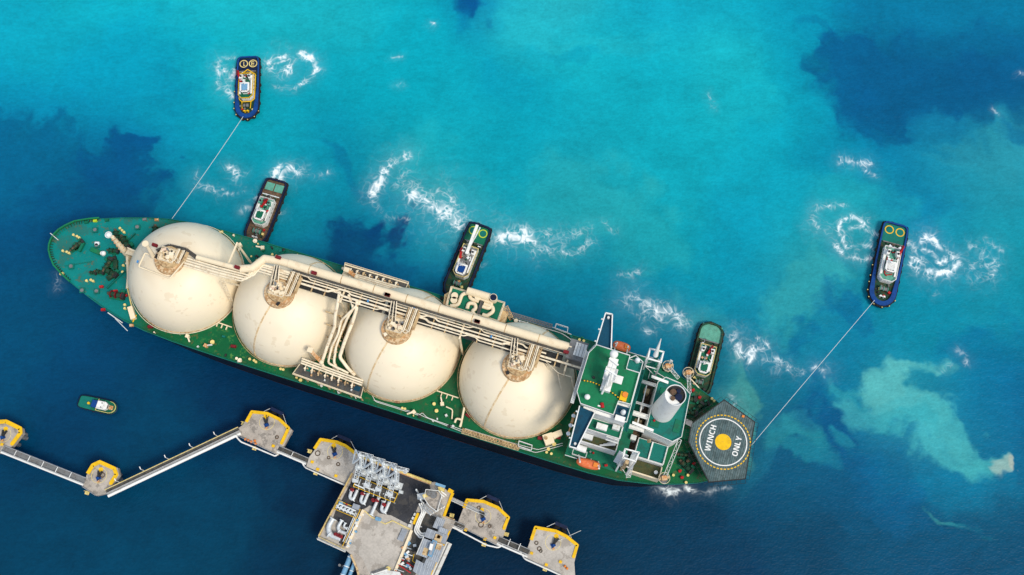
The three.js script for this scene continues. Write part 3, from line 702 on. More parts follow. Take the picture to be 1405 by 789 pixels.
TX.forEach((tx, k) => {
  const prof = [[TR + 0.25, -0.2], [TR + 0.25, 1.1], [TR + 0.02, 1.15]]; const base = 1.15, hh = TTOP - DK - base;
  for (let i = 0; i <= 28; i++) { const t = i / 28 * PI / 2; prof.push([Math.max(0.01, TR * Math.pow(cos(t), 0.96)), base + hh * sin(t)]); }
  const g = new THREE.LatheGeometry(prof.map(([r, y]) => new THREE.Vector2(r, y)), 96); g.translate(tx, DK, 0);
  const u = g.attributes.uv, p = g.attributes.position; for (let i = 0; i < u.count; i++) u.setXY(i, u.getX(i), clamp((p.getY(i) - DK) / (TTOP - DK)) * 0.98 + 0.01);
  const tank = part(ship, 'cargo_tank', g, tankMats[k], true);
  const ringG = new THREE.TorusGeometry(TR + 0.1, 0.16, 5, 80); ringG.rotateX(PI / 2); ringG.translate(tx, DK + 1.25, 0); part(tank, 'foot_ring', ringG, M.rust);
  if (k) for (const a of [1.86, 1.86 + PI]) { // welded joint from the dome to the foot, rust coloured
    const L = []; let q = null; for (let i = 1; i <= 18; i++) { const t = i / 18 * PI / 2 * 0.86, r = TR * Math.pow(cos(t), 0.96) + 0.02, y = DK + base + hh * sin(t) + 0.02, w = [tx + r * cos(a), y, r * sin(a)]; if (q) L.push(bar(q, w, 0.62, 0.08)); q = w; } part(tank, 'seam_strip', L, M.seam); }
  // walkway ring at the foot of the cover
  const wr = []; for (let i = 0; i < 72; i++) { const a = i / 72 * 2 * PI; if ((i + 3) % 9 === 0) wr.push(rod([tx + (TR + 0.7) * cos(a), DK, (TR + 0.7) * sin(a)], [tx + (TR + 0.7) * cos(a), DK + 1.9, (TR + 0.7) * sin(a)], 0.08, 4)); }
  const tor = new THREE.TorusGeometry(TR + 0.7, 0.11, 5, 90); tor.rotateX(PI / 2); tor.translate(tx, DK + 1.9, 0); part(tank, 'foot_pipe', [tor, ...wr], k === 0 ? M.pipe : M.tan);
  // dome: rusty trunk, platform and its tangle of valves
  const r = rng(900 + k), dome = part(ship, 'tank_dome', [cy(5.6, 1.6, tx, TTOP - 0.75, 0, 36, 5.3)], M.rust);
  part(dome, 'dome_collar', [cy(4.3, 2.05, tx, TTOP + 0.2, -0.5, 28, 4.0)], M.tan);
  const pl = [bx(5.6, 0.35, 5.0, tx - 0.2, TTOP + 2.15, -0.8, 0.0)]; part(dome, 'dome_platform', pl, M.cream);
  part(dome, 'handrail', [rails([[tx - 3, 1.7], [tx + 2.6, 1.7], [tx + 2.6, -3.3], [tx - 3, -3.3]], TTOP + 2.5, 1.1, 1.4, 0.08, true)], M.pipe);
  for (let i = 0; i < 16; i++) { const x = tx - 2.7 + r() * 5, z = -3.1 + r() * 4.6, h = 0.4 + r() * 1.7; part(dome, 'valve', [cy(0.16 + r() * 0.26, h, x, TTOP + 2.5, z, 9), cy(0.3 + r() * 0.2, 0.14, x, TTOP + 2.5 + h, z, 9)], [M.pipe, M.dark, M.tan, M.steel, M.rust, M.cream][i % 6]); }
  for (let i = 0; i < 6; i++) part(dome, 'dome_cabinet', [bx(1.2 + r() * 1.1, 0.7 + r() * 0.8, 0.9 + r() * 0.9, tx - 2.2 + r() * 4.2, TTOP + 2.51, -2.7 + r() * 3.6, r() * 0.6)], [M.blush, M.cream, M.pipe][i % 3]);
  if (k) for (let i = 0; i < 5; i++) part(dome, 'cable_tray', [bar([tx - 4.6 + i * 0.5, TTOP + 2.4 + i * 0.3, -9], [tx - 3.2 + i * 0.7, TTOP + 3.2, -2 + r() * 2], 0.3, 0.2)], i % 2 ? M.dark : M.pipe);
  for (let i = 0; i < 7; i++) { const x = tx + 2.2 + i * 0.62, y = TTOP + 2.3 + (i % 3) * 0.4; part(dome, 'branch_pipe', [pipe([[x - 2.4 + r(), TTOP + 2.9, -1 + r() * 2], [x, y + 0.9, 0.6 + r()], [x, y + 0.6, k ? -4.5 : -2], [x, y + 0.4, k ? -8.6 : -4.2]], 0.17 + 0.12 * r(), 0.6, 6)], i % 3 ? M.pipe : M.tan); }
  for (let i = 0; i < 3; i++) part(dome, 'grating_strip', [bx(0.9, 0.12, k ? 6.5 : 3.4, tx + 2.9 + i * 1.7, TTOP + 1.9 + 0.2 * i, k ? -4.2 : -2.4)], i % 2 ? M.grating : M.tan);
  for (let i = 0; i < 3; i++) { const a = r() * 6.28; part(dome, 'junction_box', [bx(0.7 + r(), 0.8, 0.6 + r(), tx + 4.4 * cos(a), TTOP + 0.7, 4.2 * sin(a), a)], [M.tan, M.pipe, M.dark][i % 3]); }
});
// --- pipe trunk over the tanks: enclosed passage, grating and the cargo pipes beside it
const TY = 47;
{
  const path = [[50.8,-1.45], [54.34,-4.63], [60.79,-5.03], [66.1,-3.31]];
  const path2 = [[66.1,-3.31], [82.85,-3.88], [86.91,-5.45], [89.87,-10.2], [94.68,-10.97], [99, -11.2], [206, -11.6]];
  const tr = part(ship, 'pipe_trunk', [rod([99, TY, -11.2], [206, TY, -11.6], 1.62, 22)], M.cream);
  for (let i = 1; i < path2.length - 1; i++) { const a = path2[i - 1], b = path2[i]; part(tr, 'trunk_section', [rod([a[0], TY, a[1]], [b[0], TY, b[1]], i < 2 ? 0.95 : 1.45, 20), ball(i < 2 ? 0.95 : 1.45, b[0], TY, b[1], 20)], M.cream); }
  for (let i = 1; i < path.length; i++) part(tr, 'grating_walkway', [bar([path[i - 1][0], TY - 1, path[i - 1][1]], [path[i][0], TY - 1, path[i][1]], 1.5, 0.2), rails([path[i - 1], path[i]], TY - 0.9, 1.2, 2, 0.08)], M.grating);
  part(tr, 'grating_walkway', [bar([101, TY - 0.6, -9.0], [206, TY - 0.6, -9.4], 1.3, 0.16)], M.grating);
  part(tr, 'grating_walkway', [bar([66.11,46.2,-2.72], [85.34,46.2,-3.19], 1.2, 0.16)], M.grating);
  part(tr, 'handrail', [rails([[101, -8.4], [206, -8.8]], TY - 0.5, 1.1, 2.2, 0.07)], M.pipe);
  for (let x = 107; x < 206; x += 12.4) part(tr, 'expansion_joint', [rod([x, TY, -11.24 - (x - 107) * 0.0037], [x + 0.3, TY, -11.24 - (x - 107) * 0.0037], 1.68, 22)], M.tan);
  for (const [x, z] of [[95.04,-11.68], [109.49,-10.01], [137.51,-10.16], [137.59,-10.13], [171.25,-10.43], [171.34,-10.41], [204.66,-9.15], [82.27,-3.67], [50.49,-2.6]]) part(ship, 'fire_hose_box', [bx(1.9, 1.3, 1.1, x, TY + 1.2, z)], M.maroon);
  // cargo pipes, parallel to the trunk on the jetty side
  const zs = [[-7.8, 0.24, 46.4], [-6.8, 0.3, 46.5], [-5.5, 0.42, 46.3], [-4.4, 0.24, 46.0]];
  const runs = [[[88, 186], [104, 198], [101, 205], [120, 190], [122, 170]]][0];
  zs.forEach(([z, r, y], i) => { const [a, b] = runs[i]; const k = 0.003; const P = [[a, y, z]]; for (let x = a + 1; x < b; x += 33) { P.push([x + 14, y, z - k * (x - 88)]); if (i < 4 && x + 22 < b) P.push([x + 15.2, y, z - 0.75 - k * (x - 88)], [x + 18.2, y, z - 0.75 - k * (x - 88)], [x + 19.4, y, z - k * (x - 88)]); } P.push([b, y, z - k * (b - 88)]); part(ship, 'cargo_pipe', [pipe(P, r, 0.7, 9)], M.pipe); });
  // forward pipes between the first two domes
  for (let i = 0; i < 4; i++) part(ship, 'cargo_pipe', [pipe([[62.42,46.4,-2.07], [74.96,46.4,-2.2], [88.09,46.4,-2.82], [89.98,46.4,-8.1], [93.93,46.4,-8.17], [100.46,46.4,-8.17]].map(([x, y, z], k) => [x - (k === 2 || k === 3 ? i * 1.0 : 0), y - i * 0.1, z + i * 0.95]), [0.34, 0.3, 0.42, 0.28][i], 0.9, 9)], M.pipe);
  part(ship, 'cargo_pipe', [pipe([[51.19,45.6,0.58], [46.9,45.8,0.52], [46.39,45,6], [59.07,45,6.71], [62.22,46,-1.57]], 0.3, 0.6)], M.cream);
  part(ship, 'vent_mast', [rod([49.9,45,0.76], [49.46,53,-0.84], 0.9, 10, 0.6), post(1.2, 0.6, [49.1,53,-1.02])], M.cream);
  // supports: portal frames between tanks
  for (const x of [77.5, 121.5, 166.8, 206]) { const L = []; for (const z of [-13, -3.6]) L.push(bx(0.6, TY - DK - 2, 0.6, x, DK, z)); L.push(bx(0.6, 0.7, 10.4, x, TY - 2, -8.3)); part(ship, 'trunk_support', L, M.cream); }
  for (const x of [104, 110, 115, 128, 134, 150, 156, 161, 173, 179, 196, 202]) part(ship, 'pipe_saddle', [bx(0.45, 0.4, 8.4, x, TY - 1.7, -7.8)], M.tan);
  for (const [a, b] of [[100, 137], [138, 182], [183, 204]]) part(ship, 'pipe_tray', [bx(b - a, 0.14, 4.6, (a + b) / 2, TY - 2.0, -6.3)], M.dark);
  for (const [x, z] of [[131.27,-6.37], [148,-8.48], [177.58,-7.03], [46.26,4.7]]) part(ship, 'blue_valve', [bx(0.5, 0.8, 0.9, x, TY - 0.4, z)], M.skyblue);
  // inclined ladder on the first tank
  part(ship, 'tank_ladder', [ladderway([77.23,44,1.53], [77.91,25,5.31], 1.2, 10), ladderway([78.96,43,1.53], [80.08,32,-1.29], 1.0, 6)], M.pipe);
  // trunk end house by the bridge front
  const e = part(ship, 'trunk_end_house', [prism([[205, -14.6], [211.5, -14.6], [211.5, -7.4], [205, -7.4]], DK + 14, TY + 1.6)], M.steel); part(e, 'roof_panel', [prism([[207.2, -13.8], [211.2, -13.8], [211.2, -9.0], [207.2, -9.0]], TY + 1.6, TY + 1.85)], M.offwhite); for (let i = 0; i < 3; i++) part(e, 'roof_rib', [bx(0.12, 0.1, 4.8, 208 + i * 1.1, TY + 1.85, -11.4)], M.steel);
  part(e, 'access_frame', [rails([[198, -5], [204, -2], [209, -2]], TY - 3, 1.2, 2, 0.12), rod([198, TY - 3, -5], [204, TY - 9, 0], 0.15), rod([204, TY - 3, -2], [207, TY - 10, 2], 0.15), rod([209, TY - 3, -2], [211, DK + 14, 0], 0.15)], M.pipe);
}
// --- transfer lines between the second and third tank, and the manifolds
{
  const bend = [[[120.03,46,-6.9], [120.74,45,-2.25], [120.81,43,1.15], [121.19,39,4.76], [119.9,34,11.29], [119.44,31,17.6], [120.66,28,18.5]], [[123.42,46,-6.81], [126.5,44,-2.93], [125.14,42,0.35], [124.02,38,4.44], [123.07,34,10.58], [123.6,31,15.71], [125.5,28,17.56]], [[127.19,46,-5.69], [127.69,44,-2.73], [127.03,40,1.76], [125.84,36,7.94], [125.21,32,13.43], [129.14,29,16.08], [132.09,28,17.51]], [[128.79,46,-5.9], [125.71,44,-1.24], [123.1,41,2.14], [123.07,38,6.48], [121.53,34,11.07], [121.65,31,16.62], [129.71,29,17.63]]];
  bend.forEach((P, i) => part(ship, 'transfer_pipe', [pipe(P, [0.62, 0.5, 0.66, 0.42][i], 1.1, 10)], M.pipe));
  part(ship, 'transfer_walkway', [bar([123.66,41,-0.93], [121.07,31,15.06], 1.1, 0.15), ladderway([124.46,41.4,-0.48], [122.19,31.4,14.81], 1.4, 16)], M.tan);
  for (const t of [0.1, 0.35, 0.6, 0.85]) part(ship, 'pipe_bridge', [bar([mix(116, 120.2, t), mix(42, 29, t), mix(-1, 14, t)], [mix(125, 123.6, t), mix(42, 29, t), mix(-1, 14, t)], 0.5, 0.4), bx(0.5, mix(21, 8, t), 0.5, 121.5, DK, mix(-1, 14, t))], M.tan);
  const mkManifold = (nm, P, y, s) => {
    const m = part(ship, nm, [prism(P, y - 0.3, y)], M.grating);
    part(m, 'handrail', [rails([P[1], P[2], P[3], P[0]], y, 1.2, 1.6, 0.09)], M.cream);
    const [a, b, c, d] = P; // a-b inner edge, c-d outer edge
    const L = []; for (let i = 0; i <= 6; i++) { const t = i / 6; for (const [p, q] of [[a, b], [d, c]]) L.push(bx(0.45, y - DK - 0.3, 0.45, mix(p[0], q[0], t * 0.98 + 0.01), DK, mix(p[1], q[1], t) + (p === a ? 0.4 : -0.4) * s)); } part(m, 'support_post', L, M.tan);
    part(m, 'deck_edge_beam', [bar([d[0], y - 0.2, d[1] - 0.4 * s], [c[0], y - 0.2, c[1] - 0.4 * s], 0.5, 0.5)], M.cream);
    for (let i = 0; i < 8; i++) { const t = 0.1 + i * 0.105, x = mix(a[0], b[0], t), z = mix(a[1], b[1], t); part(m, 'manifold_flange', [pipe([[x, y + 1.5, z - 1.2 * s], [x, y + 1.5, z + 0.7 * s], [x + 0.05, y + 0.7, z + 1.6 * s]], i % 3 === 0 ? 0.2 : 0.32, 0.4, 9), cy(0.45, 0.2, x, y + 1.4, z + 0.9 * s, 12)], i % 4 === 2 ? M.tan : M.pipe); part(m, 'valve_stand', [bx(0.45, 1.5, 0.45, x + 0.8, y, z + 0.6 * s)], i % 2 ? M.rust : M.tan); if (s > 0 && i % 2) part(m, 'valve_stand', [bx(0.5, 0.9, 0.7, x + 0.3, y, z + 2.4)], i % 4 === 1 ? M.rust : M.offwhite); }
    for (let i = 0; i < 3; i++) part(m, 'manifold_header', [pipe([[a[0] + 0.5, y + 1.9 + i * 0.3, a[1] - (0.4 + i * 0.8) * s], [b[0] - 0.5, y + 1.9 + i * 0.3, b[1] - (0.4 + i * 0.8) * s]], 0.34, 1, 9)], M.pipe);
    return m;
  };
  const yl = DK + 6.2, lowP = [[111.14,19.7], [136.61,20.81], [136.98,24.99], [109.9,24.02]];
  const lo = mkManifold('manifold_platform', lowP, yl, 1);
  part(lo, 'drip_tray', [bx(2.2, 0.3, 1.6, [115.22,20.38][0], yl, [115.22,20.38][1])], M.teal); part(lo, 'drip_tray', [bx(2.2, 0.3, 1.8, [134.45,21.84][0], yl, [134.45,21.84][1])], M.wing);
  const upP = [[113.98,-19.68], [138.99,-19.89], [139.18,-22.7], [113.44,-22.75]];
  const up = mkManifold('manifold_platform', upP, yl, -1);
  // hose cranes at each manifold
  const hose = (a, b, foot) => { const c = part(ship, 'hose_crane', [rod(foot, a, 0.9, 12, 0.7)], M.cream); part(c, 'jib', [bar(a, b, 1.3, 1.1)], M.orangebrown); part(c, 'jib_head', [ball(0.9, ...b, 10)], M.cream); part(c, 'crane_cab', [bx(2.0, 1.6, 1.8, a[0], a[1] - 0.6, a[2])], M.cream); };
  hose([115.14,36,15.05], [120.48,36,17.94], [112.84,21,15.11]);
  hose([116.68,34,-18.47], [120.97,34,-17.1], [114.3,21,-21]);
}
// --- compressor house on the sea side between the third and fourth tank
{
  const y = DK + 7.5, P = [[155.31,-25.51], [176.75,-25.6], [176.55,-18.05], [155.75,-18.09]];
  const h = part(ship, 'compressor_house', [prism(P, DK, y)], M.cream);
  part(h, 'house_roof', [prism(inset(P, 0.7), y, y + 0.12)], M.green);
  const runs = [[[157.49,-18.18], [160.28,-19.36], [160.24,-23.87], [162.69,-25.24], [163.67,-23.13], [167.18,-23.03]], [[163.88,-18.99], [163.69,-21.33], [166.13,-21.8], [167.02,-19.98], [165.97,-18.75], [167.29,-17.37]], [[167.35,-24.29], [172.08,-23.97], [171.99,-21.54], [169.11,-21.54]], [[169.28,-22.79], [172.78,-22.69], [173.65,-20.87], [171.82,-18.5], [170.08,-18.55]], [[162.92,-17.49], [167.55,-17.46], [168.86,-16.97]]];
  for (const r of runs) part(h, 'roof_pipe', [pipe(r.map(([x, z]) => [x, y + 0.9, z]), 0.72, 1.2, 9)], M.cream);
  part(h, 'roof_vessel', [rod([161.77,30,-25.53], [170.7,30,-25.63], 1.5, 18)], M.cream);
  for (const [x, z] of [[157.89,-22.22], [158.17,-20.5], [166.47,-24.32]]) part(h, 'roof_vent', [cy(1.1, 1.6, x, y, z, 18), cy(1.3, 0.3, x, y + 1.6, z, 18)], M.cream);
  part(h, 'exhaust_stack', [cy(1.5, 3.4, [172.2,-25.48][0], y, [172.2,-25.48][1], 18)], M.cream); part(h, 'stack_mouth', [cy(1.25, 0.12, [172.2,-25.48][0], y + 3.4, [172.2,-25.48][1], 18)], M.navy);
  part(h, 'roof_walkway', [bar([168.3,29.6,-24.1], [168.49,29.6,-17.27], 1.2, 0.25)], M.grating);
  part(h, 'handrail', [rails(P, y + 0.1, 1.1, 2, 0.09, true)], M.cream);
  part(h, 'side_stair', [ladderway([177.4,28,-24.45], [180.4,21.5,-22.22], 1.6, 9)], M.tan); part(h, 'lean_to', [prism([[175.45,-23.25], [178.61,-23.34], [178.85,-18.01], [176.05,-17.72]], DK, DK + 5.2)], M.tan);
  part(h, 'lean_to', [prism([[153.62,-22.43], [155.1,-24.11], [155.62,-18.21], [154.38,-18.43]], DK, DK + 6)], M.tan);
}
// --- things on the open deck beside the tanks
{
  for (const L of [[[139.65,21.6,21.8], [141.43,21.6,23.56], [158.72,21.6,23.6], [159.4,21.6,22.24], [161.83,21.6,23.48], [176.81,21.6,23.91]], [[140.73,21.6,23.2], [158.84,21.6,23.13], [160.1,21.6,23.45], [177.06,21.6,24.69]], [[176.55,21.6,23.14], [194.08,21.6,23.02], [204.62,21.6,22.52], [212.64,21.6,17.46]], [[177.57,21.6,24.52], [204.17,21.6,23.79], [206.06,21.6,22.63], [212.87,21.6,18.24]]]) part(ship, 'deck_pipe', [pipe(L, 0.13, 0.8, 7)], M.offwhite);
  part(ship, 'gangway_ladder', [ladderway([175.81,22,24.3], [197.81,22,24.17], 1.7, 40), ...[0, 1, 2, 3, 4].map(k => bar([176.32,21.5,24.19], [197.79,21.5,24.09], 0.14, 0.12)).map((g, k) => offs(g, 0, 0, (k - 2) * 0.3))], M.tan);
  part(ship, 'gangway_winch_frame', [rails([[197.07,21.78], [202.17,21.87], [202.47,23.75], [197.38,23.66]], DK + 0.2, 2.4, 1.5, 0.16, true)], M.offwhite);
  part(ship, 'gangway_ladder', [ladderway([179.31,22,-23.86], [195.9,22,-23.92], 1.7, 30), ], M.steel);
  part(ship, 'gangway_winch_frame', [rails([[197.3,-25.11], [201.96,-25.07], [202.27,-23.05], [197.27,-23.29]], DK + 0.2, 2.4, 1.5, 0.16, true)], M.offwhite);
  part(ship, 'deck_pipe', [pipe([[180.42,21.6,-24.02], [193.86,21.6,-24], [203.95,21.6,-23.25]], 0.2)], M.offwhite); part(ship, 'deck_pipe', [pipe([[179.71,21.6,-22.58], [200.08,21.6,-22.64], [206.43,21.6,-20.73]], 0.2)], M.offwhite);
  const st = part(ship, 'store_house', [prism([[204.64,17.29], [207.65,15.21], [209.76,18.49], [207.01,20.48]], DK, DK + 3), prism([[207.73,15.47], [210.67,13.13], [211.72,14.78], [209.12,17.29]], DK, DK + 2.9)], M.cream); part(st, 'roof_hatch', [post(0.7, 0.4, [206.23,24,17.91])], M.tan);
  for (const [x, z] of [[204.14,18.22], [210.48,15.95]]) part(ship, 'fire_hose_box', [bx(1.7, 1.2, 1.2, x, DK, z, 0.2)], M.maroon);
  for (const [x, z, a] of [[49.78,22.04, 0.3], [82.91,19.72, 0.2], [149.29,21.17, 0.2], [176.09,18.21, -0.4]]) part(ship, 'fire_hose_box', [bx(1.9, 1.2, 1.0, x, DK, z, a)], M.maroon);
  { const q = rng(4242); for (let i = 0; i < 90; i++) { const side = q() < 0.55 ? 1 : -1, gap = q() < 0.45, tk = Math.floor(q() * 4), x = gap ? TX[tk] + 18.6 + q() * 6 : 50 + q() * 160, z = gap ? side * (15 + q() * 8.4) : side * 23 + AX + (q() - 0.5) * 0.8, w = 0.35 + q() * 0.9, hh = 0.4 + q() * 1.1, k = Math.floor(q() * 6); if (Math.hypot(x - TX[tk], z) < 22.8 || x > 211) continue; part(ship, 'deck_fitting', k < 2 ? [cy(w * 0.5, hh, x, DK, z, 10), cy(w * 0.7, 0.18, x, DK + hh, z, 10)] : [bx(w, hh, 0.4 + q() * 0.8, x, DK, z, q() * 3)], [M.pipe, M.paleyellow, M.teal, M.green, M.dark, M.offwhite][k]); } }
  const ventil = [[65.13,21.43], [156.61,23.19], [165.73,17.16], [73.16,22.79], [70.42,-18.8], [79.29,-20.32]];
  ventil.forEach(([x, z], i) => { const v = part(ship, 'deck_crane', [cy(0.55, 1.9, x, DK, z, 12), bx(1.3, 0.9, 1.3, x, DK + 1.5, z, i)], i === 3 ? M.orangebrown : M.cream); part(v, 'jib', [bar([x, DK + 2, z], [x + 2.6 * cos(i * 1.7 + 0.8), DK + 2.3, z + 2.6 * sin(i * 1.7 + 0.8)], 0.5, 0.5)], i === 3 ? M.offwhite : M.pipe); });
  const pipesA = [[[71.7,22,12.72], [79.59,22,12.96]], [[161.97,22,12.83], [170.65,22,13.01]], [[167.29,22,17.53], [169.97,22,17.84], [170.83,22,21.3]], [[174.05,24,16.1], [174.79,22,22.91]], [[172.4,23,22.42], [172.4,23,20.71], [174.63,23,20.58], [174.71,23,23.4]]];
  pipesA.forEach((P, i) => part(ship, 'deck_pipe', [pipe(P, i > 2 ? 0.4 : 0.25, 0.8, 8), ...(i < 2 ? [0.25, 0.5, 0.75].map(t => bx(0.3, 0.8, 1.6, mix(P[0][0], P[1][0], t), DK, mix(P[0][2], P[1][2], t) + 0.8)) : [])], M.cream));
}

// --- accommodation block, bridge and wings
const BX = (x0, x1, z0, z1, y0, y1) => prism([[x0, z0], [x1, z0], [x1, z1], [x0, z1]], y0, y1);
{
  const acc = part(ship, 'accommodation_block', [BX(216, 231, -12.5, 9.6, DK, 53)], M.white);
  part(acc, 'lower_tier', [BX(215.4, 232, -20, 21.0, DK, 27)], M.offwhite);
  part(acc, 'boat_deck', [BX(214.6, 236, -21.6, 22.6, 27, 27.25)], M.green);
  part(acc, 'middle_tier', [BX(216.6, 231.6, -16, 17.2, 27.25, 35)], M.white);
  part(acc, 'middle_tier_deck', [BX(216.9, 231.3, 9.8, 16.9, 35, 35.15)], M.olive);
  part(acc, 'middle_tier_deck', [BX(216.9, 231.3, -15.7, -12.7, 35, 35.15)], M.green);
  part(acc, 'upper_tier', [BX(217.6, 231.2, 9.6, 14.0, 35.15, 44)], M.white);
  part(acc, 'upper_tier_deck', [BX(217.9, 230.9, 9.8, 13.7, 44, 44.15)], M.green);
  part(acc, 'tier_house', [BX(222.2, 226.0, 10.9, 13.0, 44.15, 46.2)], M.white);
  part(acc, 'tier_house', [BX(219, 222.4, 14.2, 16.0, 35.15, 37.4)], M.offwhite);
  part(acc, 'tier_house', [BX(227.6, 230.2, 9.9, 11.6, 44.15, 46.6)], M.offwhite);
  part(acc, 'handrail', [rails([[217.9, 14], [231.2, 14], [231.2, 9.8]], 44.15, 1.1, 1.6, 0.13)], M.white);
  part(acc, 'handrail', [rails([[216.8, 17.1], [231.5, 17.1], [231.5, 14.2]], 35.15, 1.1, 1.6, 0.13)], M.white);
  part(acc, 'handrail', [rails([[214.7, 22.4], [226, 22.4]], 27.25, 1.1, 1.8, 0.12)], M.white);
  part(acc, 'handrail', [rails([[214.7, -21.4], [236, -21.4], [236, -14]], 27.25, 1.1, 1.8, 0.12)], M.white);
  for (let i = 0; i < 4; i++) part(acc, 'outside_stair', [bar([225.5 + i * 1.2, 35.6, 16.6 - i * 0.7], [230.6 + i * 0.2, 38.4, 15.2 - i * 0.7], 0.6, 0.35)], M.offwhite);
  for (let i = 0; i < 3; i++) part(acc, 'deck_beam', [BX(226.6, 231.2, 13.0 + i * 1.1, 13.4 + i * 1.1, 43.2, 43.6)], M.offwhite);
  // hull-side round structure below the wing
  part(acc, 'ladder_cage', [rails([[217, 19.5], [222, 19.5], [222, 21.6], [217, 21.6]], 27.3, 3.4, 1.2, 0.12, true)], M.offwhite);
  part(acc, 'rounded_tank', [rod([217.2, 30, 18.6], [221.5, 30, 18.8], 1.2, 18)], M.white);
  for (let i = 0; i < 14; i++) { const q = rng(i + 600); part(acc, 'deck_fitting', [bx(0.4 + q() * 0.9, 0.5 + q(), 0.4 + q() * 0.7, 218.5 + q() * 12, i < 7 ? 35.15 : 27.25, i < 7 ? 10.4 + q() * 6 : 17.6 + q() * 4.2, q())], [M.offwhite, M.steel, M.red, M.dark, M.green][i % 5]); }
  // windows in the front, storey by storey
  for (let s = 0; s < 7; s++) for (let k = 0; k < 8; k++) part(acc, 'window', [bx(0.12, 1.0, 0.9, 215.95, 29.5 + s * 3.1 + (s > 6 ? 1 : 0), -10.6 + k * 2.6)], M.glass);
  // wheelhouse and its roof
  const P = [[212.4, -9], [214.2, -12.5], [226.1, -12.3], [226.2, -7.4], [230.8, -7.4], [230.9, 4], [226.6, 4.2], [226.3, 9.2], [214.6, 8.8], [212.3, 5.2]];
  const wh = part(ship, 'wheelhouse', [prism(inset(P, 0.5), 53, 56.7)], M.white);
  part(wh, 'compass_deck', [prism(P, 56.7, 57)], M.brightgreen);
  part(wh, 'handrail', [rails(P, 57, 1.15, 1.3, 0.13, true)], M.white);
  for (let k = 0; k < 9; k++) part(wh, 'window', [bar([212.68, 54.0, -8.2 + k * 1.5], [212.55, 55.9, -8.2 + k * 1.5], 1.2, 0.1)], M.glass);
  { const L = []; for (let k = 0; k < 24; k++) { const z = -10 + k * 0.78; L.push(bar([211.4, 54.6, z], [212.3, 54.6, z + 0.5], 0.3, 0.15)); } L.push(rod([211.3, 55.2, -10.4], [211.3, 55.2, 8.6], 0.16), rod([212.4, 55.2, -10.4], [213.6, 55.2, -13], 0.14)); const w = part(wh, 'front_walkway', [BX(211.2, 212.4, -10.5, 8.7, 53.4, 53.6), ...L], M.offwhite); }
  part(wh, 'lower_roof', [BX(226.4, 231, -12.2, -7.6, 53, 53.25)], M.teal); part(wh, 'lower_roof', [BX(226.8, 231, 4.4, 9.4, 53, 53.25)], M.wing);
  part(wh, 'handrail', [rails([[226.4, -12.4], [228.2, -13.9], [231.2, -12.4], [231.4, 9.5], [226.9, 9.5]], 53.2, 1.2, 1.4, 0.14)], M.white);
  for (const [z, x] of [[-12.4, 229.2], [6.6, 229.4]]) { const s = part(wh, 'searchlight', [cy(0.9, 1.1, x, 53.3, z, 14), ball(0.85, x, 55, z)], M.armwhite); part(s, 'lamp_bracket', [rod([x - 0.9, 55, z], [x + 0.9, 55, z], 0.14)], M.skyblue); }
  part(wh, 'deck_house', [BX(227.2, 230.6, 8.3, 10.2, 53.25, 55.4)], M.white);
  // bridge wings
  for (const W of [[[214.0, -12.6], [219.6, -12.6], [216.4, -25.6], [214.0, -25.4]], [[214.6, 9.0], [220.2, 9.6], [217.8, 23.3], [215.2, 23.4]]]) {
    const w = part(wh, 'bridge_wing', [prism(W, 53.4, 53.75)], M.wing); const Q = [W[1], W[2], W[3], W[0]];
    const L = []; for (let i = 1; i < 4; i++) L.push(bar([Q[i - 1][0], 54.35, Q[i - 1][1]], [Q[i][0], 54.35, Q[i][1]], 0.38, 1.2)); part(w, 'wing_bulwark', L, M.white);
    part(w, 'wing_console', [cy(0.45, 1.2, W[2][0] - 1, 53.75, W[2][1] * 0.94, 12)], M.offwhite);
    part(w, 'wing_brace', [rod([216, 53.4, W[2][1] * 0.8], [217, 42, W[2][1] > 0 ? 13.9 : -12.4], 0.3)], M.white);
    for (const k of [0.2, 0.5, 0.85]) part(w, 'wing_lamp', [bx(0.7, 0.4, 0.5, mix(W[3][0], W[0][0], k) - 0.5, 54.4, mix(W[3][1], W[0][1], k))], M.offwhite);
  }
  part(wh, 'flag_locker', [rod([213.6, 47, 10.2], [213.6, 47, 19], 0.22)], M.orangebrown);
  for (const z of [11.5, 15, 18]) part(wh, 'lamp_dome', [ball(0.75, 213.6, 47.2, z, 12)], M.armwhite);
  part(wh, 'wing_locker', [BX(213.2, 214.1, 12.2, 14.2, 46.4, 47.6)], M.orangebrown);
  // mast, radars and compass-deck fittings
  const mast = part(ship, 'radar_mast', [prism([[219.6, -1.2], [223.0, -1.2], [223.0, 2.4], [219.6, 2.4]], 57, 59.6), rod([221.4, 59.5, 0.4], [221.2, 71, -1.2], 1.3, 12, 0.5)], M.white);
  part(mast, 'mast_platform', [BX(219.4, 223.4, -4.6, -0.2, 63.2, 63.5), rails([[219.4, -4.6], [223.4, -4.6], [223.4, -0.2], [219.4, -0.2]], 63.5, 1, 1.2, 0.12, true)], M.white);
  part(mast, 'mast_platform', [BX(222.6, 226.0, -3.8, -1.0, 60.2, 60.45)], M.white);
  part(mast, 'mast_platform', [BX(219.6, 222.6, -7.6, -4.2, 66.0, 66.3)], M.white);
  part(mast, 'mast_brace', [rod([220.4, 57, -9], [220.8, 66, -5.6], 0.45), rod([222.4, 57, -9], [222.0, 66, -5.6], 0.45), rod([220.6, 58, 3.4], [221.2, 66, -0.6], 0.4)], M.white);
  part(mast, 'radar_scanner', [bar([219.5, 67.2, -6.8], [223.0, 67.2, -5.4], 0.6, 0.4)], M.white); part(mast, 'radar_scanner', [bar([219.2, 72, -1.9], [223.4, 72, -0.6], 0.5, 0.35)], M.white);
  part(mast, 'radome', [ball(1.45, 220.6, 66.6, -8.8, 18), cy(0.5, 9, 220.6, 57, -8.8, 10)], M.white);
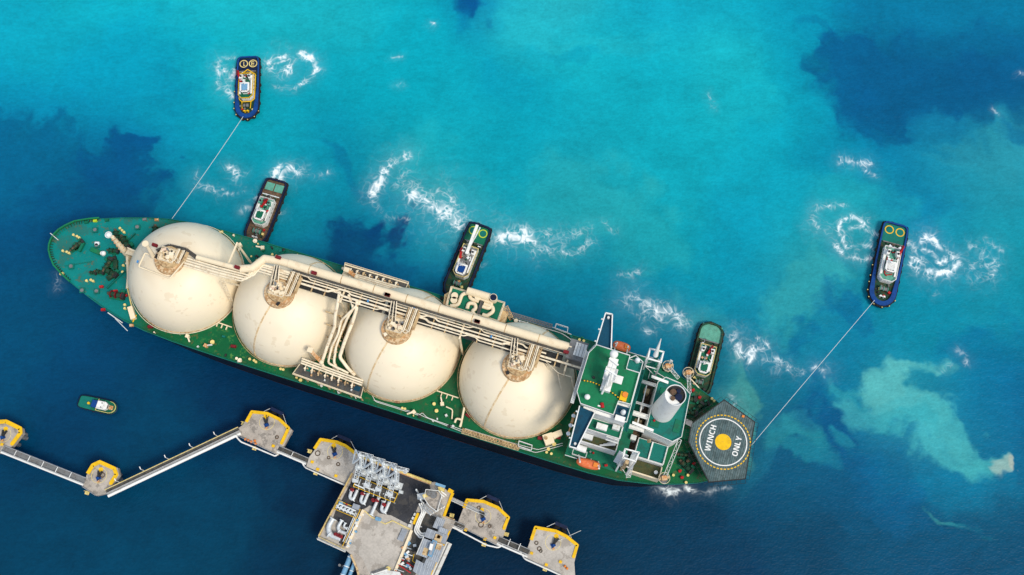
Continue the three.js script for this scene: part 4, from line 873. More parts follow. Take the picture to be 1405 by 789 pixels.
  part(mast, 'yard', [rod([221.2, 69.5, -4.8], [221.2, 69.5, 3.0], 0.2)], M.white);
  part(mast, 'signal_lamp', [bx(0.5, 0.6, 0.5, 219.4, 63.5, -3)], M.skyblue);
  part(wh, 'antenna_dome', [ball(1.0, 216.2, 59.0, 6.2, 16), cy(0.35, 1.6, 216.2, 57, 6.2, 8)], M.white);
  const l = part(wh, 'life_raft', [rod([221.5, 57.5, 6.4], [222.2, 57.5, 7.9], 0.6, 12)], M.red); part(l, 'raft_cradle', [bx(1.6, 0.35, 0.5, 221.2, 57, 7.6)], M.white);
  const yb = part(wh, 'yellow_locker', [bx(2.4, 1.6, 3.0, 227.9, 57, 2.2)], M.yellow); part(yb, 'locker_lid', [cy(0.95, 0.7, 228.2, 58.6, 1.6, 14)], M.orangesign);
  for (let i = 0; i < 30; i++) { const t = i / 29, x = 213.2 + 15 * t, z = 0.8 + 4.2 * Math.pow(Math.abs(t - 0.15), 1.7) - 0.4 * sin(t * 3); part(wh, 'safety_chain_post', [cy(0.12, 0.9, x, 57, z, 6), bx(0.5, 0.14, 0.34, x, 57.9, z)], i % 2 ? M.yellow : M.dark); }
  part(wh, 'compass_binnacle', [cy(0.45, 1.1, 216.4, 57, -1.2, 12)], M.dark);
}
// --- casing, funnel and engine-room gear
{
  const y = 38, P = [[239, -10.9], [241.3, -13.5], [246.8, -12.9], [251.1, -10.2], [252.1, 5.7], [249.4, 8.3], [239.4, 7.0]];
  const c = part(ship, 'engine_casing', [prism(inset(P, 0.15), DK, y)], M.white);
  part(c, 'casing_roof', [prism(P, y, y + 0.2)], M.teal);
  part(c, 'handrail', [rails(P, y + 0.2, 1.1, 1.7, 0.13, true)], M.white);
  for (const [x0, z0, x1, z1] of [[248.2, -8, 250.2, -5], [248.6, 0, 251, 4.6], [240.3, 2.6, 243.4, 5.0], [240.6, -9.6, 243.4, -7.2]]) part(c, 'roof_hatch', [BX(x0, x1, z0, z1, y + 0.2, y + 0.5)], M.green);
  const f = part(ship, 'funnel', [rod([243.4, y + 0.1, -1.4], [244.5, 58, -3.4], 4.15, 40, 3.55)], M.white);
  { const g = new THREE.CylinderGeometry(3.4, 3.4, 1.0, 40, 1, true); const rim = new THREE.TorusGeometry(3.5, 0.16, 8, 40); rim.rotateX(PI / 2); g.translate(244.5, 58.4, -3.4); rim.translate(244.5, 58.9, -3.4); const cyl = new THREE.CylinderGeometry(3.6, 3.58, 1.0, 40, 1, true); cyl.translate(244.5, 58.4, -3.4); part(f, 'funnel_rim', [g, cyl, rim], M.white); part(f, 'funnel_mouth', [cy(3.35, 0.1, 244.5, 57.99, -3.4, 40)], M.dark); }
  for (const [dx, dz, r] of [[-1, -0.8, 1.1], [1.2, 0.3, 1.2], [-0.6, 1.3, 0.8], [0.7, -1.7, 0.7]]) part(f, 'exhaust_pipe', [cy(r, 0.8, 244.5 + dx, 58.05, -3.4 + dz, 18), cy(r * 0.75, 0.04, 244.5 + dx, 58.85, -3.4 + dz, 18)], dx < 0 ? M.brown : M.navy);
  part(f, 'funnel_lamp', [ball(0.45, 241.4, y + 0.8, 2.9)], M.red);
  // well between the block and the casing, crossed by catwalks
  part(ship, 'machinery_flat', [BX(232.2, 238.8, -14, 14, 22.4, 24)], M.brown);
  part(ship, 'catwalk', [BX(231.6, 233.2, -13.4, 10, 40.3, 40.5), rails([[231.6, -13.4], [231.6, 10]], 40.5, 1.1, 1.6, 0.14), rails([[233.2, -13.4], [233.2, 10]], 40.5, 1.1, 1.6, 0.14)], M.teal);
  for (const [z, w] of [[-9.6, 0.9], [-1.6, 0.5], [2.4, 1.5], [7.4, 1.3]]) part(ship, 'cross_catwalk', [BX(233.4, 239, z - w / 2, z + w / 2, 37.6, 37.8), rails([[233.4, z - w / 2], [239, z - w / 2]], 37.8, 1.1, 1.4, 0.12), rails([[233.4, z + w / 2], [239, z + w / 2]], 37.8, 1.1, 1.4, 0.12)], z > 2 ? M.white : M.offwhite);
  part(ship, 'deck_beam', [bar([235.6, 37, -9], [236.2, 37, 7], 0.4, 0.6)], M.white);
  for (let i = 0; i < 8; i++) part(ship, 'machinery_unit', [bx(1.4 + (i % 3) * 0.6, 2.2 + (i % 2) * 3, 1.8, 234 + (i % 2) * 2.6, 24, -12 + i * 3)], [M.steel, M.tan, M.dark, M.offwhite][i % 4]);
  part(c, 'gangway_plate', [bar([236, 44, -11], [242.5, 40, -11.6], 1.0, 0.2)], M.white); part(c, 'gangway_plate', [bar([234, 41.5, 6.4], [242, 39.6, 6.6], 0.9, 0.2)], M.white);
  // aft houses on the jetty side
  const h = part(ship, 'aft_house', [BX(238.4, 249.3, 8.6, 15.8, DK, 30)], M.white); part(h, 'house_roof', [BX(238.7, 249.0, 8.8, 15.5, 30, 30.15)], M.teal); part(h, 'roof_divider', [BX(243.4, 243.9, 8.8, 15.5, 30.15, 30.9)], M.white); part(h, 'handrail', [rails([[238.6, 15.6], [249.2, 15.6], [249.2, 9]], 30.15, 1.1, 1.5, 0.14)], M.white);
  part(h, 'mooring_flat', [BX(239.6, 249.2, 16.1, 20.4, 26.4, 26.6)], M.olive); part(h, 'flat_bulwark', [BX(238.8, 249.6, 20.4, 20.9, DK, 27.6), BX(249.2, 249.6, 16.1, 20.4, DK, 27.6)], M.cream); part(h, 'stern_stair', [bar([239.4, 27, 9.6], [242.6, 31.2, 8.8], 1.2, 0.3)], M.tan);
  part(h, 'tank_top', [cy(0.7, 0.5, 247.8, 26.6, 18.4, 14)], M.white);
  // lattice posts on either side
  const tower = (B, T, tip, panel) => {
    const L = []; for (let i = 0; i < 4; i++) { const j = (i + 1) % 4; L.push(bar(B[i], T[i], 0.55, 0.55), bar(T[i], T[j], 0.5, 0.5)); const m = k => V3(...B[k]).lerp(V3(...T[k]), 0.5).toArray(); L.push(bar(m(i), m(j), 0.35, 0.35), rod(B[i], m(j), 0.14, 5)); }
    const t = part(ship, 'lattice_post', L, M.white); if (tip) part(t, 'mast_tip', [rod([(T[0][0] + T[2][0]) / 2, T[0][1], (T[0][2] + T[2][2]) / 2], tip, 0.9, 8, 0.12)], M.white);
    part(t, 'inner_trunk', [bx(1.2, T[0][1] - B[0][1], 1.3, (B[0][0] + B[2][0]) / 2, B[0][1], (B[0][2] + B[2][2]) / 2)], panel); return t;
  };
  tower([[233.15,27.3,-19.09], [238.17,27.3,-19.21], [238.26,27.3,-15.76], [233.25,27.3,-15.63]], [[232.2,56,-17.21], [236.95,56,-17.48], [237.05,56,-13.72], [232.4,56,-13.61]], [234.29,66,-18.8], M.teal);
  const t2 = tower([[233.7,27.3,19.82], [237.82,27.3,19.9], [237.7,27.3,22.4], [233.83,27.3,22.25]], [[233.92,46,16.97], [238.82,46,16.75], [238.42,46,20.03], [234.02,46,20.1]], null, M.tan);
  part(t2, 'side_panel', [bar([233.52,34,20.59], [233.96,44,18.23], 3.6, 0.3)], M.armwhite); part(t2, 'side_panel', [bar([237.97,34,19.19], [237.82,44,17.01], 2.4, 0.3)], M.armwhite); part(t2, 'post_ladder', [ladderway([238.88,25,22.82], [237.68,40,19.63], 1.5, 9)], M.white);
  // stern cranes
  const crane = (foot, top, head, m, ladder) => { const b = part(ship, 'deck_crane', [rod(foot, top, 1.0, 14, 0.9)], M.offwhite); const pts = ring(top[0], top[2], 2.0, 14); part(b, 'crane_platform', [prism(ring(top[0], top[2], 1.6, 14), top[1] - 0.2, top[1])], M.steel); part(b, 'handrail', [rails(pts, top[1], 1.1, 1.2, 0.08, true)], M.cream); part(b, 'crane_house', [bx(1.8, 1.7, 1.6, top[0], top[1], top[2], 0.4)], m); part(b, 'jib', [ladderway([top[0], top[1] + 1.2, top[2]], head, 1.2, 7)], M.offwhite); part(b, 'crane_gear', [bx(1.0, 1.2, 0.8, top[0] + 1.2, top[1], top[2] - 0.6, 0.8)], M.tan); part(b, 'crane_gear', [bx(0.7, 0.9, 1.2, top[0] - 1.1, top[1], top[2] + 0.5)], M.tan); };
  crane([251.96,21,19.55], [250.84,30,20.13], [252.54,32,5.28], M.orangebrown); crane([250.27,21,-20.72], [249.33,30,-19.75], [251.4,33,-12.02], M.orangebrown); crane([242.28,21,-20.86], [241.52,30,-19.89], [246.49,30,-16.85], M.orangebrown);
  part(ship, 'boom_rest', [rod([250.26,30,-18.32], [254.75,28,-16.17], 0.22)], M.cream); part(ship, 'deck_davit', [rod([242.09,27,-19.35], [241.6,34,-21.51], 0.25), rod([241.6,34,-21.51], [242.51,34,-21.22], 0.3)], M.offwhite);
  part(ship, 'stern_rail', [rails([[237.33,-17.27], [242.18,-15.9], [247.57,-15.58]], 27.2, 1.1, 1.8, 0.16)], M.white);
  part(ship, 'sea_side_deck', [BX(232, 240, -21.5, -14.2, 27, 27.2), BX(240, 246.5, -18.5, -14, 27, 27.2)], M.green);
  part(ship, 'sea_side_house', [BX(232.4, 239.6, -20.6, -14.6, DK, 27)], M.offwhite);
}
// --- winching deck over the stern
{
  const y = 28, P = [[264.75,-14.57], [277.38,-9.94], [278.96,11.16], [266.81,16.23], [256.14,4.3], [255.55,-2.4]];
  const hd = part(ship, 'winching_deck', [prism(inset(P, 0.1), y - 0.5, y - 0.06)], M.darkgreen);
  // planks run athwart the ship, cut to the outline
  const xs = P.map(p => p[0]), x0 = Math.min(...xs), x1 = Math.max(...xs), n = 30, w = (x1 - x0) / n;
  const clip = (poly, x, sgn) => { const o = []; for (let i = 0; i < poly.length; i++) { const a = poly[i], b = poly[(i + 1) % poly.length], da = (a[0] - x) * sgn, db = (b[0] - x) * sgn; if (da >= 0) o.push(a); if (da * db < 0) { const t = da / (da - db); o.push([mix(a[0], b[0], t), mix(a[1], b[1], t)]); } } return o; };
  const r = rng(5); for (let i = 0; i < n; i++) { let q = clip(P, x0 + i * w + 0.05, 1); q = clip(q, x0 + (i + 1) * w - 0.05, -1); if (q.length > 2) part(hd, 'plank', [prism(q, y - 0.06, y - r() * 0.012)], M.helideck[Math.floor(r() * 3)]); }
  const cx = [268.19,0.64][0], cz = [268.19,0.64][1], k = 0.2765; // ring radii read from the marking
  const annulus = (ra, rb, a0, a1, y0) => { const g = new THREE.RingGeometry(ra, rb, Math.max(3, Math.round((a1 - a0) * 20)), 1, a0, a1 - a0); g.rotateX(-PI / 2); g.translate(cx, y0, cz); return g; };
  part(hd, 'white_ring', [annulus(8.35, 8.72, 0, 2 * PI, y + 0.006)], M.white);
  for (let i = 0; i < 48; i++) part(hd, 'yellow_dash', [annulus(9.65, 10.05, i / 48 * 2 * PI, (i + 0.62) / 48 * 2 * PI, y + 0.006)], M.yellow);
  part(hd, 'yellow_spot', [(() => { const g = new THREE.CircleGeometry(2.95, 48); g.rotateX(-PI / 2); g.translate(cx, y + 0.006, cz); return g; })()], M.yellow);
  const font = await new FontLoader().loadAsync('fonts/droid/droid_sans_bold.typeface.json');
  for (const [txt, dx] of [['WINCH', -3.75], ['ONLY', 6.1]]) {
    let pen = 0; const L = []; for (const ch of txt) { const g = new TextGeometry(ch, { font, size: 2.05, depth: 0.01, curveSegments: 4, bevelEnabled: false }); g.computeBoundingBox(); const b = g.boundingBox; g.translate(pen - b.min.x, 0, 0); pen += b.max.x - b.min.x + 0.36; L.push([ch, g]); }
    pen -= 0.36;
    for (const [ch, g] of L) { g.translate(-pen / 2, 0, 0); g.scale(1, 1, 1); g.rotateX(-PI / 2); g.rotateY(PI / 2); g.translate(cx + dx, y + 0.004, cz); part(hd, 'letter', [g], M.white).userData.label = 'white letter ' + ch; }
  }
  part(hd, 'orange_lamp_box', [bx(0.9, 0.5, 0.8, [272.81,-10.61][0], y, [272.81,-10.61][1])], M.orangesign);
  part(hd, 'deck_edge', P.map((p, i) => { const q = P[(i + 1) % 6]; return bar([p[0], y - 0.25, p[1]], [q[0], y - 0.25, q[1]], 0.35, 0.6); }), M.dark);
  { const L = []; for (let i = 0; i < 6; i++) { const a = P[i], b = P[(i + 1) % 6], d = Math.hypot(b[0] - a[0], b[1] - a[1]), m = Math.round(d / 1.6), nx = (b[1] - a[1]) / d, nz = -(b[0] - a[0]) / d, s = ((a[0] + b[0]) / 2 - cx) * nx + ((a[1] + b[1]) / 2 - cz) * nz > 0 ? 1 : -1; const out = (t, o) => [mix(a[0], b[0], t) + nx * s * o, y - 0.3 - o * 0.2, mix(a[1], b[1], t) + nz * s * o]; for (let j = 0; j <= m; j++) L.push(rod(out(j / m, 0), out(j / m, 1.5), 0.06, 4)); L.push(rod(out(0, 1.5), out(1, 1.5), 0.06, 4)); } const nt = part(hd, 'safety_net_frame', L, M.dark); nt.userData.kind = 'stuff'; }
  for (const [dx, dz] of [[-8, -5], [-8, 6], [2, -9], [2, 9]]) part(hd, 'deck_support', [rod([cx + dx * 0.8, DK, cz + dz * 0.8], [cx + dx, y - 0.5, cz + dz], 0.4, 8)], M.darkgreen);
}
// --- mooring gear: winches, bollards and small fittings
{
  const winch = (x, z, a, s = 1, m = M.darkgreen) => { const o = new THREE.Matrix4().makeRotationY(a).setPosition(x, DK, z), T = g => { const q = g.clone(); q.applyMatrix4(o); return q; };
    const w = part(ship, 'mooring_winch', [bx(4.4 * s, 0.35, 2.6 * s, 0, 0, 0)].map(T), M.green);
    for (const k of [-1.4, 0.3]) part(w, 'winch_drum', [rod([k * s, 1.2 * s, 0], [(k + 1.2) * s, 1.2 * s, 0], 0.75 * s, 14)].map(T), M.darkgreen);
    for (const k of [-1.6, -0.1, 1.7]) part(w, 'drum_flange', [rod([k * s, 1.2 * s, 0], [(k + 0.16) * s, 1.2 * s, 0], 1.15 * s, 16)].map(T), m);
    part(w, 'gear_case', [bx(0.9 * s, 1.9 * s, 1.7 * s, 2.2 * s, 0.3, 0.1)].map(T), M.dark); part(w, 'warping_head', [rod([-2.6 * s, 1.2 * s, 0], [-1.6 * s, 1.2 * s, 0], 0.45 * s, 10, 0.6 * s)].map(T), M.brown); part(w, 'winch_motor', [bx(1.2 * s, 1.0 * s, 0.9 * s, 1.6 * s, 0.35, -1.4 * s)].map(T), M.green); };
  for (const [x, z, a, s, m] of [[9.72,-0.02, 1.0, 1.0], [8.59,1.6, 1.0, 0.8], [24.3,4.22, 1.4, 1.2], [26.6,6.62, -0.2, 1.2], [22.17,7.7, 0.1, 0.8], [19.87,8.74, 0.1, 0.6], [22.64,-7.9, -1.0, 1.1], [27.01,-6.41, -0.7, 1.3], [23.75,-1.9, 0.2, 0.9], [36.35,-14.13, -1.2, 1.1], [32.49,14.37, 0.1, 1.3, M.maroon], [24.28,1.4, 0.5, 0.8]]) winch(x, z, a, s, m);
  part(ship, 'winch_screen', [bar([26.42,22,1.35], [28,22,4.93], 1.4, 1.7)], M.darkgreen); part(ship, 'winch_screen', [bar([26.35,22,9.5], [28.31,22,7.02], 1.6, 1.4)], M.darkgreen); part(ship, 'winch_screen', [bar([11.39,22,2.3], [11.51,22,-1.54], 1.0, 1.3)], M.green);
  part(ship, 'deck_locker', [bar([15.36,22,0.11], [19.57,22,0.52], 1.7, 1.2)], M.brightgreen);
  part(ship, 'vent_cowl', [post(0.8, 1.6, [20.34,21,0.38]), ball(0.95, 21.05,22.8,0.35, 12)], M.white);
  const pair = (px, m = M.paleyellow) => { for (const [x, z] of px) part(ship, 'bollard', [cy(0.38, 0.9, x, DK, z, 12), cy(0.5, 0.2, x, DK + 0.9, z, 12)], m); };
  pair([[6.17,-3.36], [7.79,-3.23], [8.86,-2.93], [5.03,3.99], [6.71,3.93], [7.72,4.09], [18.93,12.45], [20.42,11.67], [21.41,11.83], [22.5,-11.37], [23.69,-10.78], [24.68,-10.3], [29.98,2.43], [30.79,4.99], [36.97,16.95], [37.56,18.29], [41.05,-15.44], [42.27,-16.95]]);
  pair([[90.69,22.48], [92.47,22.51], [93.34,22.83], [103.23,22.53], [104.25,22.5], [207.97,22.52], [209.79,22.51], [207.43,-22.13], [209.14,-22.22], [151.92,22.94], [152.92,22.91], [83.56,-19.13], [85.27,-19.04], [94.53,-21.01], [96.1,-20.87], [259.73,17.79], [259.7,15.04], [254.62,16.63], [261.11,-15.16], [262.09,-14.6]], M.paleyellow);
  for (const [x, z] of [[13.33,-7.84], [10.66,8.82], [24.27,15.11], [28.67,-13.95], [16.51,-2.15], [18.78,16.52]]) { const v = part(ship, 'deck_hatch', [bx(2.0, 0.7, 2.0, x, DK, z, 0.4)], M.teal); part(v, 'hatch_cover', [cy(0.7, 0.3, x, DK + 0.7, z, 12)], M.steel); }
  part(ship, 'blue_deck_box', [bx(1.7, 1.0, 1.3, 16.42,21,-2.82, 0.3)], M.armwhite);
  // fairleads and red fittings along the edge
  for (const [x, z, m] of [[30.12,-17.78, M.steel], [34.7,-19.06, M.orangebrown], [16.01,-13.02, M.green], [8.72,-9.76, M.green], [8.4,12.65, M.paleyellow], [29.74,21.21, M.red], [25.28,12.93, M.red], [31.23,12.92, M.red], [35.57,13.4, M.red], [60.9,-21.85, M.paleyellow], [47.62,-16.71, M.green], [42.65,23.68, M.orangebrown], [11.75,-11.36, M.lime]]) part(ship, 'fairlead', [bx(1.5, 0.9, 0.9, x, DK + 0.05, z, 0.4), cy(0.3, 1.2, x + 0.5, DK + 0.05, z, 8)], m);
  for (const [x, z, a] of [[45.31,-18.54, 0.2], [40.99,19.19, -0.9]]) part(ship, 'store_locker', [bx(5.2, 1.8, 1.9, x, DK, z, a)], M.cream);
  part(ship, 'edge_rail', [pipe([[31.91,21.5,21.74], [38.89,21.5,23.8]], 0.22)], M.offwhite); part(ship, 'pilot_boom', [rod([35.66,21.8,23.09], [42.17,21.8,26.18], 0.16)], M.rope);
  part(ship, 'fire_main', [pipe([[29.4,22,-2.73], [33.69,22,5.64], [35.43,22,10.67]], 0.7, 1), bx(1.2, 1.2, 1.2, 31.16,21,1.08)], M.cream); part(ship, 'fire_main', [pipe([[35.43,22,10.67], [38.64,22,15.2], [39.99,22,16.91]], 0.25, 1)], M.paleyellow); part(ship, 'fire_main', [pipe([[42.88,22,19.36], [42.72,22,22.44]], 0.22, 1)], M.yellow); part(ship, 'fire_main', [pipe([[48.85,22,-21.9], [48.7,22,-19.29]], 0.22, 1)], M.yellow);
  // foremast laid towards the bow with its tank-side house
  const fm = part(ship, 'foremast', [rod([29.47,23,-2.38], [29.53,39,-3.19], 1.3, 10, 0.7)], M.cream); part(fm, 'mast_platform', [post(1.3, 0.4, [28.43,40,-3.22]), ball(1.0, 28.93,41,-2.99, 12)], M.white); for (let i = 0; i < 5; i++) part(fm, 'mast_rung', [(() => { const t = 0.15 + 0.18 * i, a = [29.47,23,-2.38], b = [29.53,39,-3.19]; return bx(2.4 - 0.25 * i, 0.3, 1.6, mix(a[0], b[0], t), mix(a[1], b[1], t) + 0.6, mix(a[2], b[2], t), 0.6); })()], M.orangebrown);
  part(ship, 'forward_pipe_bridge', [bar([31.87,28,-1.92], [40.03,34,-0.74], 2.2, 0.4), rails([[32.87,-2.74], [37.83,-2.44]], 30, 1.2, 1.3, 0.14), rod([32.87,30,-2.74], [40.06,34,-1.36], 0.4)], M.cream); part(ship, 'forward_stair', [bar([33.37,26,-0.95], [32.17,22,1.12], 2.0, 0.3)], M.tan);
  // clutter of the aft mooring deck under the winching deck
  for (const [x, z, a, s] of [[252.61,-12.19, 0.3, 1.2], [257.07,-10.13, 1.2, 1.0], [254.38,-7.56, 0.1, 1.1], [258.13,12.19, -0.5, 1.2], [259.62,8.37, 0.9, 1.1], [256.29,8.3, 0.2, 0.9], [258.61,-11.77, 0.6, 0.9]]) winch(x, z, a, s);
  for (const [x, z] of [[257.87,16.44], [256.5,14.38], [260.67,10.28], [256.56,-14.3], [253.52,-16.25]]) part(ship, 'deck_fitting', [cy(0.6, 0.9, x, DK, z, 10), bx(1.2, 0.4, 0.6, x, DK + 0.9, z, 0.7)], M.red);
  part(ship, 'stern_walkway', [bar([253.08,30,-2.2], [255.57,28.2,-2.2], 2.0, 0.2), rails([[251.65,-1.84], [255.18,-2.95]], 29, 1.1, 1.2, 0.13)], M.steel);
  part(ship, 'deck_plate', [bx(3.2, 0.3, 3.6, 254.93,24,1.18, 0.1)], M.brightgreen);
  // plating edge, sea-side and jetty-side rails
  const up = outline.filter(([x, z]) => z < AX && x > 14 && x < 262).reverse().map(([x, z]) => [x, z + 0.4]), lo = outline.filter(([x, z]) => z > AX && x > 14 && x < 262).map(([x, z]) => [x, z - 0.4]);
  part(ship, 'side_rail', [rails(up, DK, 1.1, 2.6, 0.055)], M.green); part(ship, 'side_rail', [rails(lo, DK, 1.1, 2.6, 0.055)], M.green);
}
// --- orange lifeboats in their davits
function lifeboat(label, A, B, y) {
  const [ax, az] = A, [bx2, bz] = B, L = Math.hypot(bx2 - ax, bz - az), ang = Math.atan2(bz - az, bx2 - ax);
  const w = V3((ax + bx2) / 2, 0, (az + bz) / 2).applyAxisAngle(YUP, HEAD).add(V3(-178.9, 0, -142.7));
  const o = thing('lifeboat', label, 'lifeboat', w.x, y, w.z, HEAD - ang, 'lifeboats beside the bridge');
  const ringPts = (k, s) => Array.from({ length: 24 }, (_, i) => { const a = i / 24 * 2 * PI, c = cos(a), q = sin(a); return [Math.sign(c) * Math.pow(Math.abs(c), 0.8) * L / 2 * k, Math.sign(q) * Math.pow(Math.abs(q), 0.75) * 1.75 * s]; });
  part(o, 'hull', [loft([[ringPts(1, 1), 1.4], [ringPts(0.96, 0.9), 0.7], [ringPts(0.85, 0.5), 0.1], [ringPts(0.7, 0.05), 0]])], M.orange);
  part(o, 'canopy', [loft([[ringPts(0.02, 0.02), 2.75], [ringPts(0.55, 0.45), 2.7], [ringPts(0.82, 0.75), 2.3], [ringPts(0.98, 0.97), 1.4]])], M.orange);
  part(o, 'rubbing_band', [loft([[ringPts(1.01, 1.03), 1.5], [ringPts(1.01, 1.03), 1.3]])], M.orangebrown);
  part(o, 'conning_tower', [bx(1.6, 0.7, 1.5, L * 0.28, 2.6, 0)], M.orangesign);
  for (const k of [-1, 1]) part(o, 'lifting_hook', [cy(0.25, 0.7, k * L * 0.38, 2.2, 0, 8)], M.white);
  return w;
}
lifeboat('orange lifeboat in davits on the jetty side beside the white bridge block', [219.22,23.25], [228.14,22.91], 27.6);
lifeboat('orange lifeboat in davits on the open sea side under the bridge wing', [219.89,-22.52], [226.68,-22.46], 27.6);
for (const [a, b] of [[[219.45,27.3,21.82], [220.57,31.5,23.75]], [[226.91,27.3,21.96], [227.69,31.5,23.96]]]) part(ship, 'davit', [bar([a[0], 27.3, a[2] - 1], [b[0], b[1], b[2]], 0.5, 0.5)], M.white);
for (const [a, b] of [[[221.08,27.3,-22.91], [221.28,31.5,-22.72]], [[225.88,27.3,-22.95], [225.52,31.5,-22.6]]]) part(ship, 'davit', [bar([a[0], 27.3, a[2] + 2.5], [b[0], b[1], b[2]], 0.5, 0.5)], M.white);


// ---------------------------------------------------------------- tugboats: x runs from stern to bow, z to starboard
const settle = o => { const p = o.position; o.traverse(m => { if (m.isMesh) m.geometry.translate(-p.x, -p.y, -p.z); }); return o; };
function tugOutline(L, B, roundStern) {
  const P = [], h = L / 2, b = B / 2;
  const bow = Array.from({ length: 13 }, (_, i) => { const a = -PI / 2 + i / 12 * PI; return [h - b * 1.15 + b * 1.15 * cos(a), b * sin(a)]; });
  const aft = roundStern ? Array.from({ length: 9 }, (_, i) => { const a = PI / 2 + i / 8 * PI; return [-h + b * 0.75 + b * 0.75 * cos(a), b * 0.96 * sin(a)]; }) : [[-h + 3, b * 0.97], [-h + 1.2, b * 0.92], [-h + 0.3, b * 0.8], [-h, b * 0.6], [-h, -b * 0.6], [-h + 0.3, -b * 0.8], [-h + 1.2, -b * 0.92], [-h + 3, -b * 0.97]];
  return [...bow, [0, b * 1.0], ...aft, [0, -b * 1.0]];
}
const scaleP = (P, k, kz = k) => P.map(([x, z]) => [x * k, z * kz]);
const grow = (P, d) => P.map(([x, z], i) => { const a = P[(i + P.length - 1) % P.length], b = P[(i + 1) % P.length], tx = b[0] - a[0], tz = b[1] - a[1], l = Math.hypot(tx, tz); return [x + tz / l * d, z - tx / l * d]; });
const circle = (r0, r1, x, y, z) => { const g = new THREE.RingGeometry(r0, r1, 28); g.rotateX(-PI / 2); g.translate(x, y, z); return g; };
function tug(o) {
  const { L, B, x, z, ang } = o, t = thing('tugboat', o.label, 'tugboat', x, 0, z, -ang * PI / 180, 'tugboats around the gas carrier'), P = tugOutline(L, B, o.roundStern), r = rng(o.seed);
  const D = 2.5, h = L / 2, b = B / 2;
  part(t, 'hull', [loft([[P, D], [P, 1.2], [scaleP(P, 0.97, 0.95), 0.1], [scaleP(P, 0.9, 0.82), -2]])], o.hull);
  const f = part(t, 'rubber_fender', [loft([[grow(P, 0.05), D + 0.15], [grow(P, 0.55), D + 0.05], [grow(P, 0.6), D - 0.6], [grow(P, 0.05), D - 0.9]])], M.rubber);
  // tyres hung round the hull
  const tyre = new THREE.TorusGeometry(0.5, 0.24, 7, 14);
  for (let i = 0; i < P.length; i++) { const a = P[i], c = P[(i + 1) % P.length], d = Math.hypot(c[0] - a[0], c[1] - a[1]), n = d > 4 ? Math.round(d / 4.3) : (i % 2 ? 1 : 0); for (let k = 0; k < n; k++) { const u = (k + 0.5 + (r() - 0.5) * 0.5) / n, px = mix(a[0], c[0], u), pz = mix(a[1], c[1], u), nx = (c[1] - a[1]) / d, nz = -(c[0] - a[0]) / d; const g = tyre.clone(); g.rotateY(Math.atan2(nx, nz)); g.translate(px + nx * 0.62, D - 0.5 - r() * 0.4, pz + nz * 0.62); part(t, 'tyre', [g], M.rubber); if (o.marks && i < 13) part(t, 'fender_mark', [bx(0.35, 0.2, 0.35, px + nx * 0.75, D + 0.25, pz + nz * 0.75)], M.paleyellow); } }
  part(t, 'deck', [prism(grow(P, -0.15), D - 0.3, D)], o.deck);
  const inner = k => grow(P, -1).map(([qx, qz], i) => { const s = (o.wideBow ? mix(0.5, 1.75, sstep(-h * 0.1, h * 0.6, P[i][0])) : 0.5) * k; return [mix(P[i][0], qx, s), mix(P[i][1], qz, s)]; });
  part(t, 'bulwark', [loft([[grow(P, 0.06), D], [grow(P, 0.1), D + 0.85], [inner(1), D + 0.85], [inner(0.95), D]])], o.rim);
  if (o.bowDeck) part(t, 'bow_deck', [prism(grow(P, -0.5).filter(([px]) => px > h * 0.36), D, D + 0.5)], o.bowDeck);
  // after deck
  const ad = part(t, 'after_deck', [prism([[-h + 0.7, -b * 0.82], [-h * 0.52, -b * 0.9], [-h * 0.52, b * 0.9], [-h + 0.7, b * 0.82]], D, D + 0.12)], o.aft);
  if (o.circles) for (const s of [-1, 1]) { part(ad, 'painted_ring', [circle(1.45, 1.85, -h + 3.2, D + 0.135, s * b * 0.42)], o.circles); if (o.fill) part(ad, 'painted_disc', [circle(0, 1.44, -h + 3.2, D + 0.135, s * b * 0.42)], o.fill); if (o.letters) part(ad, 'painted_mark', s > 0 ? [bx(2.0, 0.02, 0.3, -h + 3.2, D + 0.13, s * b * 0.42), bx(0.3, 0.02, 0.7, -h + 4.0, D + 0.131, s * b * 0.42 - 0.3)] : [bx(2.0, 0.02, 0.3, -h + 3.2, D + 0.13, s * b * 0.42 + 0.6), ...[-0.8, 0, 0.8].map(q => bx(0.3, 0.021, 1.2, -h + 3.2 + q, D + 0.13, s * b * 0.42 + 0.1))], o.circles); }
  if (o.panels) for (const s of [-1, 1]) part(ad, 'hatch_panel', [bx(3.4, 0.25, b * 0.72, -h + 3.4, D + 0.12, s * b * 0.41)], o.panels);
  part(ad, 'cross_bar', [rod([-h * 0.5, D + 0.9, -b * 0.75], [-h * 0.5, D + 0.9, b * 0.75], 0.25), cy(0.3, 1.1, -h * 0.5, D, b * 0.4, 10), cy(0.3, 1.1, -h * 0.5, D, -b * 0.4, 10)], o.bar ?? M.steel);
  for (let i = 0; i < 15; i++) part(ad, 'deck_gear', [bx(0.4 + r() * 0.9, 0.4 + r() * 0.9, 0.4 + r() * 0.9, -h * 0.5 + r() * 2.6, D, (r() - 0.5) * B * 0.62, r() * 2)], [M.dark, M.steel, M.armwhite, M.darkgreen, M.brown][i % 5]);
  // deckhouse
  const hx0 = -h * 0.34, hx1 = h * 0.46, hw = B * 0.315, y1 = D + 2.6;
  const HP = [[hx0, -hw], [hx1 - 1.4, -hw], [hx1, -hw + 1.4], [hx1, hw - 1.4], [hx1 - 1.4, hw], [hx0, hw]];
  const dh = part(t, 'deckhouse', [prism(HP, D, y1)], M.white);
  part(dh, 'house_deck', [prism(inset(HP, 0.15), y1, y1 + 0.12)], o.houseDeck);
  part(dh, 'handrail', [rails(HP, y1 + 0.1, 1.05, 1.4, 0.13, true)], o.rail);
